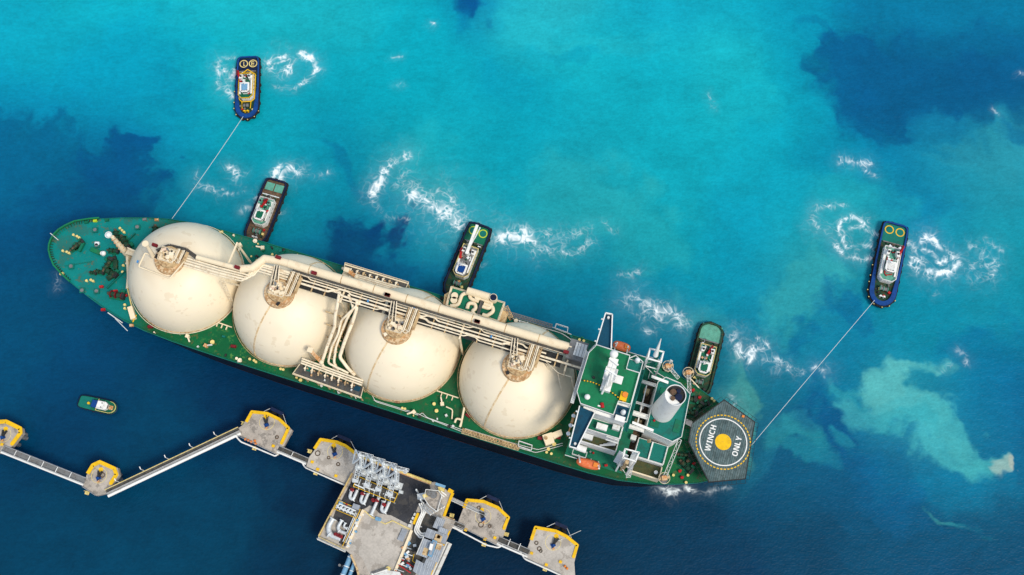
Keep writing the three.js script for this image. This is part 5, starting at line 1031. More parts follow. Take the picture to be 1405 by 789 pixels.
  for (const s of [-1, 1]) part(dh, 'side_locker', [bx((hx1 - hx0) * 0.75, 0.7, 0.75, (hx0 + hx1) / 2 - 0.6, y1 + 0.12, s * (hw - 0.6))], M.white);
  for (const s of [-1, 1]) for (let k = 0; k < 4; k++) part(dh, 'porthole', [rod([hx0 + 1.4 + k * 1.9, D + 1.7, s * (hw - 0.05)], [hx0 + 1.4 + k * 1.9, D + 1.7, s * (hw + 0.06)], 0.32, 10)], M.glass);
  // wheelhouse with raked glass on all sides
  const wx = o.wx ?? h * 0.16, ww = B * 0.19, y2 = y1 + 2.7, WP = [[wx - 2.0, -ww], [wx + 1.4, -ww], [wx + 2.2, -ww * 0.6], [wx + 2.2, ww * 0.6], [wx + 1.4, ww], [wx - 2.0, ww]];
  const w = part(t, 'wheelhouse', [loft([[scaleAt(WP, wx, 0.9), y2 - 1.4], [scaleAt(WP, wx, 0.92), y1]])], M.white);
  part(w, 'window_band', [loft([[WP, y2], [scaleAt(WP, wx, 0.9), y2 - 1.4]])], M.glass);
  for (let i = 0; i < WP.length; i++) part(w, 'window_post', [bar([scaleAt(WP, wx, 0.91)[i][0], y2 - 1.4, scaleAt(WP, wx, 0.91)[i][1]], [scaleAt(WP, wx, 1.01)[i][0], y2, scaleAt(WP, wx, 1.01)[i][1]], 0.22, 0.22)], M.white);
  part(w, 'wheelhouse_roof', [prism(scaleAt(WP, wx, 1.08), y2, y2 + 0.22)], M.white);
  part(w, 'roof_panel', [prism(scaleAt(WP, wx, 0.72), y2 + 0.22, y2 + 0.32)], o.roof);
  for (let k = 0; k < 3; k++) part(w, 'skylight', [bx(0.35, 0.08, 0.75, wx + 1.6, y2 + 0.22, (k - 1) * 1.0)], M.navy);
  const ms = part(t, 'mast', [rod([wx - 1.2, y2 + 0.2, 0], [wx - 1.6, y2 + 5, 0], 0.2, 8, 0.1), rod([wx - 1.5, y2 + 3.4, -1.3], [wx - 1.5, y2 + 3.4, 1.3], 0.1, 6)], M.white); part(ms, 'radar_scanner', [bx(0.3, 0.2, 1.9, wx - 0.9, y2 + 2.2, 0, 0.5)], M.white);
  // funnels
  for (const s of [-1, 1]) { const fn = part(t, 'funnel', [prism([[-h * 0.24, s * hw * 0.35 - 0.6], [-h * 0.12, s * hw * 0.5 - 0.6], [-h * 0.12, s * hw * 0.5 + 0.6], [-h * 0.24, s * hw * 0.35 + 0.6]].map(([a, c]) => [a, c + s * 0.5]), y1, y1 + 2.6)], o.funnel); part(fn, 'funnel_cap', [cy(0.42, 0.5, -h * 0.18, y1 + 2.6, s * hw * 0.42 + s * 0.5, 12)], M.dark); }
  // red fire monitor / crane
  if (o.crane) { const [ca, cb] = o.crane; const c = part(t, 'deck_crane', [cy(0.55, y1 + 1.2 - D, ca[0], D, ca[1], 12)], M.red); part(c, 'crane_arm', [bar([ca[0], y1 + 1.2, ca[1]], [cb[0], y1 + 2.2, cb[1]], 0.85, 0.8)], M.red); part(c, 'arm_tip', [bar([cb[0], y1 + 2.3, cb[1]], [mix(ca[0], cb[0], 0.45), y1 + 3, mix(ca[1], cb[1], 0.45) + 0.5], 0.55, 0.5)], M.maroon); }
  if (o.boom) { const [a, c] = o.boom; const g = part(t, 'white_boom', [rod([a[0], y1, a[1]], [a[0], y1 + 3.2, a[1]], 0.8, 14)], M.white); part(g, 'boom_arm', [bar([a[0] + 0.8, y1 + 3.1, a[1]], [c[0], y1 + 3.6, c[1]], 1.15, 1.0)], M.white); part(g, 'boom_stay', [rod([a[0], y1 + 3.4, a[1]], [c[0] + 1, y1 + 4.2, c[1] - 1.6], 0.16)], M.white); part(g, 'boom_stay', [bar([mix(a[0], c[0], 0.55), y1 + 3.0, mix(a[1], c[1], 0.55) - 0.8], [c[0] + 0.4, y1 + 3.2, c[1] - 1.4], 0.5, 0.4)], M.white); }
  // towing winch forward
  const wn = part(t, 'towing_winch', [bx(1.6, 0.5, B * 0.34, h * 0.62, D, 0)], M.darkgreen); part(wn, 'winch_drum', [rod([h * 0.62, D + 1.2, -B * 0.13], [h * 0.62, D + 1.2, B * 0.13], 0.75, 16)], M.steel); for (const s of [-1, 0.1, 1]) part(wn, 'drum_flange', [rod([h * 0.62, D + 1.2, s * B * 0.14 - 0.1], [h * 0.62, D + 1.2, s * B * 0.14 + 0.1], 1.05, 16)], o.winch ?? M.mint);
  part(t, 'towing_bitt', [cy(0.35, 1.6, h * 0.8, D, -0.7, 12), cy(0.35, 1.6, h * 0.8, D, 0.7, 12), rod([h * 0.8, D + 1.2, -1.3], [h * 0.8, D + 1.2, 1.3], 0.22)], o.rail);
  for (let i = 0; i < 10; i++) part(t, 'deck_fitting', [bx(0.4 + r() * 0.8, 0.4 + r() * 0.7, 0.4 + r() * 0.7, h * (0.5 + r() * 0.3), D, (r() - 0.5) * B * 0.6, r() * 3)], [M.dark, M.steel, M.paleyellow, M.darkgreen, o.accent ?? M.brown][i % 5]);
  for (let i = 0; i < 18; i++) part(dh, 'roof_fitting', [bx(0.3 + r() * 0.9, 0.3 + r() * 0.9, 0.3 + r() * 0.7, hx0 + 0.6 + r() * (hx1 - hx0 - 2) * (i % 3 ? 0.5 : 1), y1 + 0.12, (r() - 0.5) * hw * 1.3, r() * 3)], [M.dark, M.armwhite, M.steel, M.green, o.accent ?? M.orangebrown][i % 5]);
  for (const [px, pz] of o.extraRafts ?? []) part(dh, 'life_raft', [rod([px - 0.6, y1 + 0.6, pz], [px + 0.6, y1 + 0.6, pz], 0.4, 12)], M.white);
  if (o.hose) for (const H of o.hose) part(dh, 'red_pipe', [pipe(H.map(([a, c]) => [a, y1 + 0.55, c]), 0.2, 0.5, 7)], M.red);
  if (o.frame) { const e = o.frame; part(t, 'yellow_rail', [pipe([[-h * 0.55, D + 1.2, 0], [-h * 0.38, D + 1.2, b * 0.62], [h * 0.42, D + 1.2, b * 0.66], [h * 0.5, D + 1.2, b * 0.4]], 0.22, 0.6, 7), pipe([[-h * 0.55, D + 1.2, 0], [-h * 0.38, D + 1.2, -b * 0.72], [h * 0.42, D + 1.2, -b * 0.7], [h * 0.5, D + 1.2, -b * 0.4]], 0.22, 0.6, 7), rod([h * 0.5, D + 1.2, -b * 0.4], [h * 0.5, D + 1.2, b * 0.4], 0.22), rod([h * 0.5, D + 1.2, -b * 0.4], [h * 0.72, D + 1.2, -b * 0.36], 0.2), rod([h * 0.5, D + 1.2, b * 0.4], [h * 0.72, D + 1.2, b * 0.36], 0.2), ...[-0.38, 0, 0.42].flatMap(k => [rod([h * k, D, b * 0.66], [h * k, D + 1.2, b * 0.66], 0.1), rod([h * k, D, -b * 0.72], [h * k, D + 1.2, -b * 0.72], 0.1)])], e); }
  return t;
}
function scaleAt(P, cx, k) { return P.map(([x, z]) => [cx + (x - cx) * k, z * k]); }
tug({ L: 29.4, B: 9.6, x: -113.9, z: -218.8, ang: 87.5, seed: 11, label: 'blue rimmed tugboat with yellow rails towing the bow line', hull: M.navy, deck: M.darkgreen, rim: M.blue, wideBow: true, aft: M.navy, circles: M.paleyellow, letters: true, houseDeck: M.green, rail: M.yellow, roof: M.bluepipe, funnel: M.white, crane: [[-1.2, 2.2], [-5.6, 3.4]], frame: M.yellow, marks: true, winch: M.darkgreen, accent: M.red, wx: 2.6, hose: [[[-3, -2.2], [4, -2.2], [5, -1]]] });
tug({ L: 29.5, B: 9.8, x: -102.3, z: -161.2, ang: 106.3, seed: 12, label: 'dark tugboat with two green hatch panels aft, nosing the first tank side', hull: M.navy, deck: M.brown, rim: M.navy, aft: M.brown, panels: M.mint, houseDeck: M.mint, rail: M.offwhite, roof: M.green, funnel: M.mint, crane: [[-1.6, 0.6], [-4.2, -0.6]], wx: 3.2, accent: M.red, bar: M.rope });
tug({ L: 33.6, B: 10.2, x: -18.6, z: -139.6, ang: 110, seed: 13, label: 'tugboat with long white boom lying along its deck, beside the compressor house', hull: M.navy, deck: M.darkgreen, rim: M.navy, aft: M.green, circles: M.lime, fill: M.teal, houseDeck: M.steel, rail: M.paleyellow, roof: M.blue, funnel: M.white, crane: [[0.2, 2.4], [-3.4, 3.0]], boom: [[-2, 0.2], [-14.2, 0.4]], wx: 5.2, accent: M.orangebrown });
tug({ L: 36.5, B: 10.6, x: 153.4, z: -138.4, ang: 106.6, seed: 14, label: 'blue rimmed tugboat with two yellow rings aft, towing the stern line', hull: M.blue, deck: M.darkgreen, rim: M.blue, wideBow: true, aft: M.teal, circles: M.yellow, houseDeck: M.mint, rail: M.white, roof: M.offwhite, funnel: M.white, crane: [[-2.6, -2.4], [-7.4, -3.4]], marks: true, wx: 2.8, accent: M.red, hose: [[[-4.6, 1.6], [5.4, 1.6], [6.4, 0.4]], [[5.2, -1.6], [6.2, 1.0]], [[4.6, -1.6], [4.8, 1.8]]] });
tug({ L: 31, B: 9.8, x: 76.3, z: -98.4, ang: 106.5, seed: 15, label: 'green tugboat with rounded teal after deck, tucked against the stern quarter', roundStern: true, hull: M.navy, deck: M.darkgreen, rim: M.darkgreen, aft: M.mint, houseDeck: M.green, rail: M.paleyellow, roof: M.green, funnel: M.white, crane: [[-1.6, -0.4], [-5.0, -1.4]], wx: 4.4, accent: M.orangebrown });
{ // small line-handling boat
  const t = thing('line_boat', 'small white workboat with blue cover and teal after deck near the dolphins', 'boat', -162.6, 0, -80.5, -12.6 * PI / 180), P = tugOutline(15.6, 5.2, false);
  part(t, 'hull', [loft([[P, 1.4], [scaleP(P, 0.98, 0.96), 0.3], [scaleP(P, 0.9, 0.8), -1]])], M.navy); part(t, 'deck', [prism(grow(P, -0.1), 1.1, 1.35)], M.green);
  part(t, 'rubber_fender', [loft([[grow(P, 0.02), 1.5], [grow(P, 0.3), 1.4], [grow(P, 0.02), 0.9]])], M.navy);
  part(t, 'after_deck', [prism([[-7.4, -2.1], [-2.2, -2.4], [-2.2, 2.4], [-7.4, 2.1]], 1.35, 1.45)], M.teal); part(t, 'towing_post', [cy(0.35, 0.9, -3.4, 1.45, 0.2, 12), cy(0.5, 0.2, -3.4, 2.3, 0.2, 12)], M.yellow);
  part(t, 'blue_cover', [prism([[-2.1, -1.5], [0.4, -1.5], [0.4, 1.4], [-2.1, 1.4]], 1.35, 2.9, [], 0.15)], M.blue);
  const c = part(t, 'cabin', [prism([[0.4, -1.6], [3.6, -1.6], [4.6, -0.9], [4.6, 0.9], [3.6, 1.6], [0.4, 1.6]], 1.35, 3.6, [], 0.12)], M.white); part(c, 'windscreen', [bx(0.1, 0.7, 1.6, 4.62, 2.6, 0)], M.glass); for (const z of [-0.8, 0.8]) part(c, 'roof_vent', [cy(0.2, 0.3, 2.4, 3.6, z, 10)], M.dark); part(c, 'roof_rail', [rails([[0.8, -1.3], [3.4, -1.3], [3.4, 1.3], [0.8, 1.3]], 3.6, 0.5, 1.2, 0.07)], M.white);
  part(t, 'yellow_rail', [rails(grow(P, -0.35).filter(([x]) => x > -2.6), 1.35, 0.9, 1.2, 0.1)], M.paleyellow); part(t, 'bow_gear', [bx(1.4, 0.5, 1.6, 5.6, 1.35, 0), cy(0.5, 0.7, 5.4, 1.8, 0.2, 12)], M.orangebrown);
  const ty = new THREE.TorusGeometry(0.35, 0.16, 6, 12); for (const [x, z] of [[-4, 2.75], [-1, 2.9], [2, 2.9], [-4, -2.75], [-1, -2.9], [2, -2.9]]) { const g = ty.clone(); g.translate(x, 0.9, z); part(t, 'tyre', [g], M.rubber); }
}
// ropes
function towRope(label, a, b, sag) { const A = V3(...a), B = V3(...b), m = A.clone().lerp(B, 0.5); m.y -= sag; const o = shade(new THREE.Mesh(mg([new THREE.TubeGeometry(new THREE.QuadraticBezierCurve3(A, m, B), 30, 0.1, 6)]), M.rope)); const p = A.clone(); o.geometry.translate(-p.x, -p.y, -p.z); o.position.copy(p); o.name = numbered('tow_rope'); o.userData = { label, category: 'rope', group: 'tow ropes' }; scene.add(o); }
towRope('pale tow rope running from the yellow railed tugboat to the bow', [-114.34,4.2,-204.1], [-134.08,21.6,-150.93], 1.5);
towRope('pale tow rope running from the ringed tugboat to the stern', [145.69,4.4,-122.5], [87.9,23.5,-61.13], 1.5);


// ---------------------------------------------------------------- mooring dolphins, walkways and the loading jetty
const DY = 9, FRONT = 17.5 * PI / 180;
function dolphin(label, P, kerb, hook, o = {}) {
  const cx = P.reduce((s, p) => s + p[0], 0) / P.length, cz = P.reduce((s, p) => s + p[1], 0) / P.length;
  const t = thing('mooring_dolphin', label, 'dolphin', cx, 0, cz, 0, 'mooring dolphins of the jetty');
  const c = part(t, 'concrete_cap', [prism(P, DY - 2.4, DY, [], 0.12)], o.mat ?? M.concrete);
  for (const [x, z] of inset(P, 2.6)) part(t, 'pile', [cy(0.9, DY - 2.3 + 5, x, -5, z, 14)], M.steel);
  for (let i = 1; i < kerb.length; i++) { const [a, b] = [kerb[i - 1], kerb[i]]; part(c, 'yellow_kerb', [bar([a[0], DY + 0.18, a[1]], [b[0], DY + 0.18, b[1]], o.kw ?? 1.15, 0.36), cy((o.kw ?? 1.15) / 2, 0.355, b[0], DY, b[1], 12)], M.yellow); }
  const [hx, hz] = hook, h = part(t, 'mooring_hook', [bx(1.7, 0.5, 1.4, hx, DY, hz, 0.5)], M.blue);
  part(h, 'hook_arm', [bar([hx, DY + 0.6, hz], [hx + (o.hd ?? -0.6) - 0.5, DY + 0.8, hz - 2.6], 0.6, 0.6)], M.dark); part(h, 'hook_arm', [bar([hx, DY + 0.6, hz], [hx + (o.hd ?? -0.6) + 0.9, DY + 0.8, hz - 2.4], 0.6, 0.6)], M.dark); part(h, 'capstan', [cy(0.5, 1.1, hx + 0.2, DY + 0.5, hz + 0.2, 12)], M.blue); part(h, 'hook_pad', [circle(0, 0.9, hx + (o.hd ?? -0.6), DY + 0.012, hz - 3.2)], M.yellow); part(h, 'turning_mark', [circle(2.8, 2.95, hx, DY + 0.008, hz - 1)], M.paleyellow); part(h, 'motor_box', [bx(0.9, 0.7, 0.6, hx + 0.1, DY, hz + 1.3, 0.5)], M.orangebrown);
  for (const [x, z] of o.stops ?? []) part(c, 'yellow_step', [bx(1.1, 0.4, 1.0, x, DY, z, -FRONT)], M.yellow);
  for (const [x, z, r] of o.stains ?? []) part(c, 'rope_coil', [(() => { const g = new THREE.TorusGeometry(r, 0.16, 6, 20); g.rotateX(PI / 2); g.translate(x, DY + 0.14, z); return g; })()], M.brown);
  if (o.fender) { const [a, b, l, q] = o.fender; // a, b: top corners of the panel; l, q: chain anchors on the cap
    const f = part(t, 'fender_panel', [bar([a[0], 5, a[1]], [b[0], 5, b[1]], 1.1, 5.6)], M.navy); part(f, 'fender_facing', [bar([a[0], 7.9, a[1]], [b[0], 7.9, b[1]], 1.3, 0.25)], M.navy);
    for (const k of [0.28, 0.72]) { const x = mix(a[0], b[0], k), z = mix(a[1], b[1], k), u = mix(l[0], q[0], k), v = mix(l[1], q[1], k); part(f, 'fender_cone', [rod([x, 5.4, z], [u, 6.6, v], 1.3, 16, 0.9)], M.rubber); }
    part(f, 'fender_chain', [rod([a[0], 7.7, a[1]], [l[0], DY, l[1]], 0.12, 5)], M.offwhite); part(f, 'fender_chain', [rod([b[0], 7.7, b[1]], [q[0], DY, q[1]], 0.12, 5)], M.offwhite); }
  if (o.rail) part(c, 'handrail', [rails(o.rail, DY, 1.1, 1.6, 0.1)], M.jettysteel);
  for (const R of o.pipes ?? []) part(t, 'edge_pipe', [pipe(R.map(([x, z]) => [x, DY - 0.3, z]), 0.3, 0.8, 8)], M.white);
  for (const [x, z] of o.ladders ?? []) part(t, 'access_ladder', [bx(1.6, 0.2, 1.4, x, DY - 1.5, z, -FRONT), rails([[x - 0.8, z - 0.6], [x + 0.8, z - 0.3], [x + 0.5, z + 0.7]], DY - 1.3, 1.2, 1, 0.1)], M.paleyellow);
  if (o.cones) for (const [x, z] of o.cones) part(c, 'orange_buoy', [ball(0.5, x, DY + 0.45, z, 10), cy(0.18, 0.6, x, DY + 0.7, z, 8)], M.orangesign);
  return settle(t);
}
dolphin('octagonal mooring dolphin cut by the edge of the picture', [[-201.94,-72.66], [-194.01,-73.08], [-187.61,-70.13], [-187.06,-68.16], [-190.25,-63.14], [-194.01,-60.37], [-201.57,-60.92]], [[-201.3,-72.09], [-193.93,-72.52], [-188.13,-69.84], [-187.76,-68.16], [-190.37,-63.98]], [-194.34,-66.49], { mat: M.concrete2, hd: 0.6, kw: 1.5, stops: [[-194.22,-63.7]], pipes: [] });
dolphin('octagonal mooring dolphin where the two long walkways meet', [[-156.33,-57.61], [-159.18,-56.23], [-160.75,-52.12], [-161.46,-47.76], [-156.14,-44.51], [-151.33,-45.59], [-150.82,-48.31], [-148.36,-52.12], [-149.22,-54.86]], [[-160.26,-52.67], [-158.71,-55.82], [-156.23,-57.06], [-150.43,-54.59], [-149.36,-52.39], [-151.05,-49.12]], [-155.94,-51.03], { mat: M.concrete2, hd: 0.4, kw: 1.4, stains: [[-154.56,-52.12, 0.8]], rail: [[-161.46,-47.76], [-156.14,-44.51]], ladders: [[-160.22,-45.71], [-151.71,-48.15]] });
dolphin('breasting dolphin with orange markers at the end of the sloping walkway', [[-100.14,-76.67], [-94.15,-76.05], [-89.1,-73.78], [-84.95,-70.13], [-84.06,-69.28], [-87.97,-60.92], [-89.28,-59.82], [-105.56,-67.88], [-105.01,-69.84], [-103.17,-71.25]], [[-101.86,-72.37], [-99.97,-76.27], [-94.12,-75.62], [-89.35,-73.42], [-85.5,-69.98], [-87.77,-64.26]], [-93.96,-71.25], { mat: M.concrete2, fender: [[-93.24,-77.94], [-88.31,-75.67], [-95.71,-76.33], [-86.43,-71.53]], stops: [[-90.89,-63.14]], cones: [[-101.63,-65.65], [-100.49,-65.23], [-99.33,-64.67], [-97.97,-65.09], [-97.61,-63.98]], pipes: [[[-105.63,-67.04], [-103.51,-64.81], [-97.22,-62.31], [-89.8,-59.27], [-87.75,-61.76]]], ladders: [[-98.29,-62.47], [-103.19,-71.99]], stains: [[-93.91,-74.63, 0.5], [-89.73,-66.49, 0.6]], rail: [[-105.37,-67.32], [-89.28,-59.82]] });
dolphin('breasting dolphin partly under the white loading arms', [[-73.2,-66.01], [-66.98,-65.09], [-63.16,-63.56], [-58.85,-60.37], [-56.85,-58.71], [-60.42,-52.12], [-62.47,-48.85], [-77.95,-55.41], [-77.05,-58.99], [-75.26,-61.48]], [[-75.15,-62.03], [-72.99,-65.59], [-66.96,-64.65], [-63.42,-63.2], [-59.4,-60.26]], [-67.29,-60.09], { fender: [[-66.84,-67.35], [-61.72,-65.25], [-68.83,-65.93], [-59.46,-61.48]], stops: [[-75.7,-57.06], [-73.48,-54.31], [-66.46,-51.85]], pipes: [[[-80.02,-57.61], [-78.49,-55.13], [-72.27,-52.39], [-62.72,-48.31]]], stains: [[-73.81,-60.37, 0.9], [-69.57,-58.71, 0.5], [-65.85,-56.23, 0.6]], ladders: [[-77.1,-61.35], [-74.41,-53.07]], rail: [[-78.49,-55.13], [-62.73,-48.58]] });
dolphin('breasting dolphin with grey stains beside the gangway tower', [[-17.01,-43.22], [-10.71,-42.73], [-5.05,-40.42], [-0.82,-36.59], [-3.11,-29.82], [-4.86,-25.87], [-20.5,-33.93]], [[-18,-39.94], [-16.81,-42.81], [-10.71,-42.3], [-5.32,-40.04], [-1.36,-36.4], [-2.98,-32.47]], [-10.74,-35.92], { mat: M.concrete2, fender: [[-9.47,-44.62], [-4.79,-42.6], [-12.44,-42.89], [-3.41,-39.13]], stops: [[-17.21,-31.94], [-10,-28.5], [-6.36,-29.03]], stains: [[-11.54,-33.79, 0.9], [-12.41,-39.94, 0.6], [-8.28,-33.26, 0.5]], pipes: [[[-21.57,-33.26], [-20.2,-31.94], [-9.31,-26.39], [-4.99,-25.47], [-3.37,-26.66]]], ladders: [[-2.04,-30.42], [-10.42,-26.72], [-22.51,-37.35]], rail: [[-20.22,-33.53], [-4.99,-26]] });
dolphin('outermost breasting dolphin with a line on its blue hook', [[8.55,-33.16], [16.24,-31.88], [20.44,-29.95], [24.7,-26.5], [22.97,-20.12], [23.37,-12.87], [18.34,-15.45], [4.57,-22.2]], [[7.16,-28.24], [8.76,-32.78], [16.23,-31.46], [20.16,-29.56], [24.16,-26.34], [22.74,-22.2]], [15.25,-26.39], { hd: 1.2, fender: [[16.2,-34.54], [20.53,-32.68], [12.89,-33], [22.04,-29.03]], stops: [[7.27,-23.51], [12.62,-19.34], [17.87,-20.38]], stains: [[10.11,-25.08, 0.7], [10.65,-24.29, 0.5], [9.05,-27.18, 0.6]], cones: [[19.46,-18.82], [20.25,-18.04]], pipes: [[[3.1,-24.03], [4.71,-21.42], [18.34,-15.45]]], ladders: [[12.23,-17.82]], rail: [[4.71,-21.68], [18.34,-15.71]] });
{ const o = shade(new THREE.Mesh(mg([rod([17.12,10,-27.9], [25.93,4,-32.07], 0.12, 6)]), M.rope)); o.name = 'mooring_line'; o.userData = { label: 'short pale mooring line on the outermost dolphin hook', category: 'rope' }; o.geometry.computeBoundingBox(); const c = o.geometry.boundingBox.min.clone(); o.geometry.translate(-c.x, -c.y, -c.z); o.position.copy(c); scene.add(o); }
function walkway(label, a, b, w, o = {}) {
  const A = V3(a[0], DY + 0.05, a[1]), B = V3(b[0], DY + 0.05, b[1]), d = B.clone().sub(A).normalize(), s = V3(-d.z, 0, d.x), at = (t, k, y = 0) => A.clone().lerp(B, t).addScaledVector(s, k).add(V3(0, y, 0)).toArray();
  const t = thing('walkway', label, 'walkway', (A.x + B.x) / 2, 0, (A.z + B.z) / 2, 0, 'steel walkways between the dolphins');
  part(t, 'grating', [bar(A.toArray(), B.toArray(), w, 0.15)], o.mat ?? M.steel);
  for (const k of [-1, 1]) { part(t, 'side_beam', [bar(at(0, k * (w / 2 + 0.12), -0.35), at(1, k * (w / 2 + 0.12), -0.35), 0.24, 1.1)], o.beam ?? M.jettysteel); part(t, 'handrail', [rails([[at(0, k * w / 2)[0], at(0, k * w / 2)[2]], [at(1, k * w / 2)[0], at(1, k * w / 2)[2]]], DY + 0.1, 1.1, 2.2, 0.1)], k < 0 ? (o.railA ?? M.jettysteel) : M.jettysteel); }
  if (o.pipe) part(t, 'service_pipe', [rod(at(0, o.pipe, -0.2), at(1, o.pipe, -0.2), o.pr ?? 0.38, 10)], M.white);
  const L = A.distanceTo(B), n = o.frames ?? 0; for (let i = 1; i <= n; i++) part(t, 'cross_frame', [bar(at(i / (n + 1), -w / 2 - (o.out ?? 0), 1.1), at(i / (n + 1), w / 2, 1.1), 0.22, 0.2)], M.white);
  if (o.lamps) for (let i = 0; i < o.lamps; i++) { const k = (i + 0.6) / o.lamps * 0.92; part(t, 'lamp_post', [rod(at(k, -w / 2 - 0.2, 0), at(k, -w / 2 - 0.2, 5), 0.12, 6), bar(at(k, -w / 2 - 0.2, 5), at(k, -w / 2 - 1.2, 5.2), 0.3, 0.15)], M.white); }
  return settle(t);
}
walkway('grey grating walkway leading to the dolphin at the picture edge', [-193.74,-62.31], [-160.9,-49.94], 2.1, { mat: M.steel, frames: 5, pipe: 1.6 });
walkway('long sloping walkway with lamp posts and a white service pipe', [-152.46,-45.87], [-104.43,-69.56], 1.5, { mat: M.grating, lamps: 5, pipe: 1.7, pr: 0.6, railA: M.paleyellow });
walkway('short walkway between the two dolphins beside the loading arms', [-88.89,-62.31], [-77.53,-57.61], 1.7, { mat: M.grating, frames: 1, pipe: 1.4 });
walkway('short walkway from the jetty corner to the grey stained dolphin', [-22.96,-34.86], [-17.77,-32.73], 1.6, { mat: M.grating, pipe: 1.5 });
walkway('narrow walkway from the gangway tower to the grey stained dolphin', [-24.21,-43.97], [-9.39,-37.26], 1.0, { mat: M.jettysteel, beam: M.offwhite });
walkway('short walkway between the two dolphins beyond the gangway tower', [-5,-28.5], [6.33,-23.77], 1.9, { mat: M.grating, frames: 2, out: 0.8, pipe: 1.7 });

// --- the loading platform
const JY = 10;
const slab = thing('jetty_platform', 'concrete loading platform with dark and pale paving', 'jetty', -47.52,0,-32.38);
{
  const t = slab;
  const deck = part(t, 'platform_deck', [prism([[-60.3,-52.99], [-56.78,-59.09], [-30.23,-49.38], [-28.93,-49.53], [-22.31,-44.94], [-25.2,-36.7], [-21.14,-34.87], [-22.67,-31.78], [-30.81,-12.87], [-33.51,-8.13], [-53.9,-8.13], [-57.02,-18.2], [-59.36,-22.88], [-61.73,-24.82], [-71.73,-29.27]], JY - 1.6, JY, [], 0.1)], M.concrete);
  part(deck, 'dark_paving', [prism([[-58.58,-53.57], [-55.99,-57.78], [-30.93,-48.38], [-29.69,-41.38], [-34.74,-41.38], [-37.76,-33.46], [-45.05,-37.13], [-49.39,-37.83], [-52.39,-40.67], [-55.93,-39.25], [-64.13,-41.94]], JY, JY + 0.02)], M.asphalt);
  part(deck, 'dark_paving', [prism([[-66.59,-36.42], [-64.72,-42.23], [-56.29,-39.11], [-61.78,-25.93], [-64.12,-27.18], [-61.74,-32.55]], JY, JY + 0.02)], M.asphalt);
  part(deck, 'dark_paving', [prism([[-36.44,-37.83], [-33.58,-38.54], [-26.33,-35.72], [-30.41,-25.93], [-35.81,-14.91], [-42.57,-16.28], [-37.26,-28.71]], JY, JY + 0.02)], M.grating);
  part(deck, 'pale_paving', [prism([[-55.49,-39.11], [-53.11,-40.81], [-44.96,-34.31], [-37.13,-31.5], [-42.27,-17.99], [-47.19,-16.96], [-51.04,-15.73], [-57.04,-18.68], [-60.18,-25.23]], JY + 0.004, JY + 0.03)], M.concrete);
  part(deck, 'pale_paving', [prism([[-58.85,-24.19], [-55.19,-21.77], [-52.1,-15.73], [-54.07,-12.19], [-56.81,-18.34]], JY + 0.034, JY + 0.05)], M.concrete2);
  const kerb = (pts, m, w = 0.7, h = 0.3) => { for (let i = 1; i < pts.length; i++) part(deck, 'kerb', [bar([pts[i - 1][0], JY + h / 2, pts[i - 1][1]], [pts[i][0], JY + h / 2, pts[i][1]], w, h)], m); };
  kerb([[-56.62,-58.8], [-30.37,-49.1]], M.paleyellow, 0.9, 0.5); kerb([[-56,-57.93], [-30.94,-48.66]], M.orangebrown, 0.3, 0.4);
  kerb([[-60.14,-52.7], [-71.53,-29.54]], M.tan, 0.8); kerb([[-71.38,-29.27], [-61.74,-25.09]], M.concrete2, 0.9); kerb([[-59.36,-22.88], [-57.02,-18.2], [-53.93,-8.8]], M.tan, 0.7);
  kerb([[-22.53,-44.65], [-25.34,-36.7]], M.yellow, 1.0); kerb([[-23.02,-31.5], [-30.15,-14.91]], M.yellow, 0.5); kerb([[-24.08,-31.08], [-31.21,-14.91]], M.tan, 0.5);
  kerb([[-55.35,-39.11], [-60.9,-25.37]], M.cream, 1.0, 0.9); kerb([[-37.13,-31.64], [-42.8,-16.96]], M.cream, 1.0, 0.9); kerb([[-55.35,-39.11], [-52.22,-36.42], [-47.1,-33.96], [-44.41,-35.15], [-37.35,-31.78]], M.paleyellow, 0.35, 0.35);
  for (const [x, z] of [[-58.69,-52.84], [-42.61,-50.68], [-30.9,-47.09], [-67.06,-31.5], [-60.48,-28.71], [-51.53,-37.13], [-40.65,-34.31], [-30.64,-35.72], [-36.03,-23.16], [-52.29,-20.4], [-42.39,-21.77], [-26.47,-42.8]]) part(t, 'pile', [cy(0.9, JY - 1.5 + 5, x, -5, z, 14)], M.steel);
  part(t, 'edge_handrail', [rails([[-61.74,-24.95], [-71.53,-29.4], [-60.14,-52.7]], JY, 1.1, 1.8, 0.1)], M.paleyellow);
  part(t, 'edge_handrail', [rails([[-56.33,-58.95], [-30.37,-49.31]], JY, 1.1, 1.8, 0.1)], M.paleyellow);
  part(t, 'edge_catwalk', [bar([-72.19,8.5,-28.95], [-61.58,8.5,-24.35], 1.2, 0.2), rails([[-72.33,-28.81], [-61.48,-23.94]], 8.6, 1.1, 1.5, 0.1)], M.offwhite);
  part(t, 'corner_platform', [prism([[-25.53,-37.18], [-21.33,-35.77], [-22,-32.95], [-23.79,-32.6]], 8.6, 9.4)], M.tan);
  part(t, 'side_apron', [bar([-23.27,8.6,-27.23], [-29.92,8.6,-12.3], 2.2, 0.3)], M.offwhite); part(t, 'apron_strip', [bar([-23.61,8.9,-27.02], [-30.2,8.9,-12.29], 0.3, 0.15)], M.steel);
  settle(t);
}

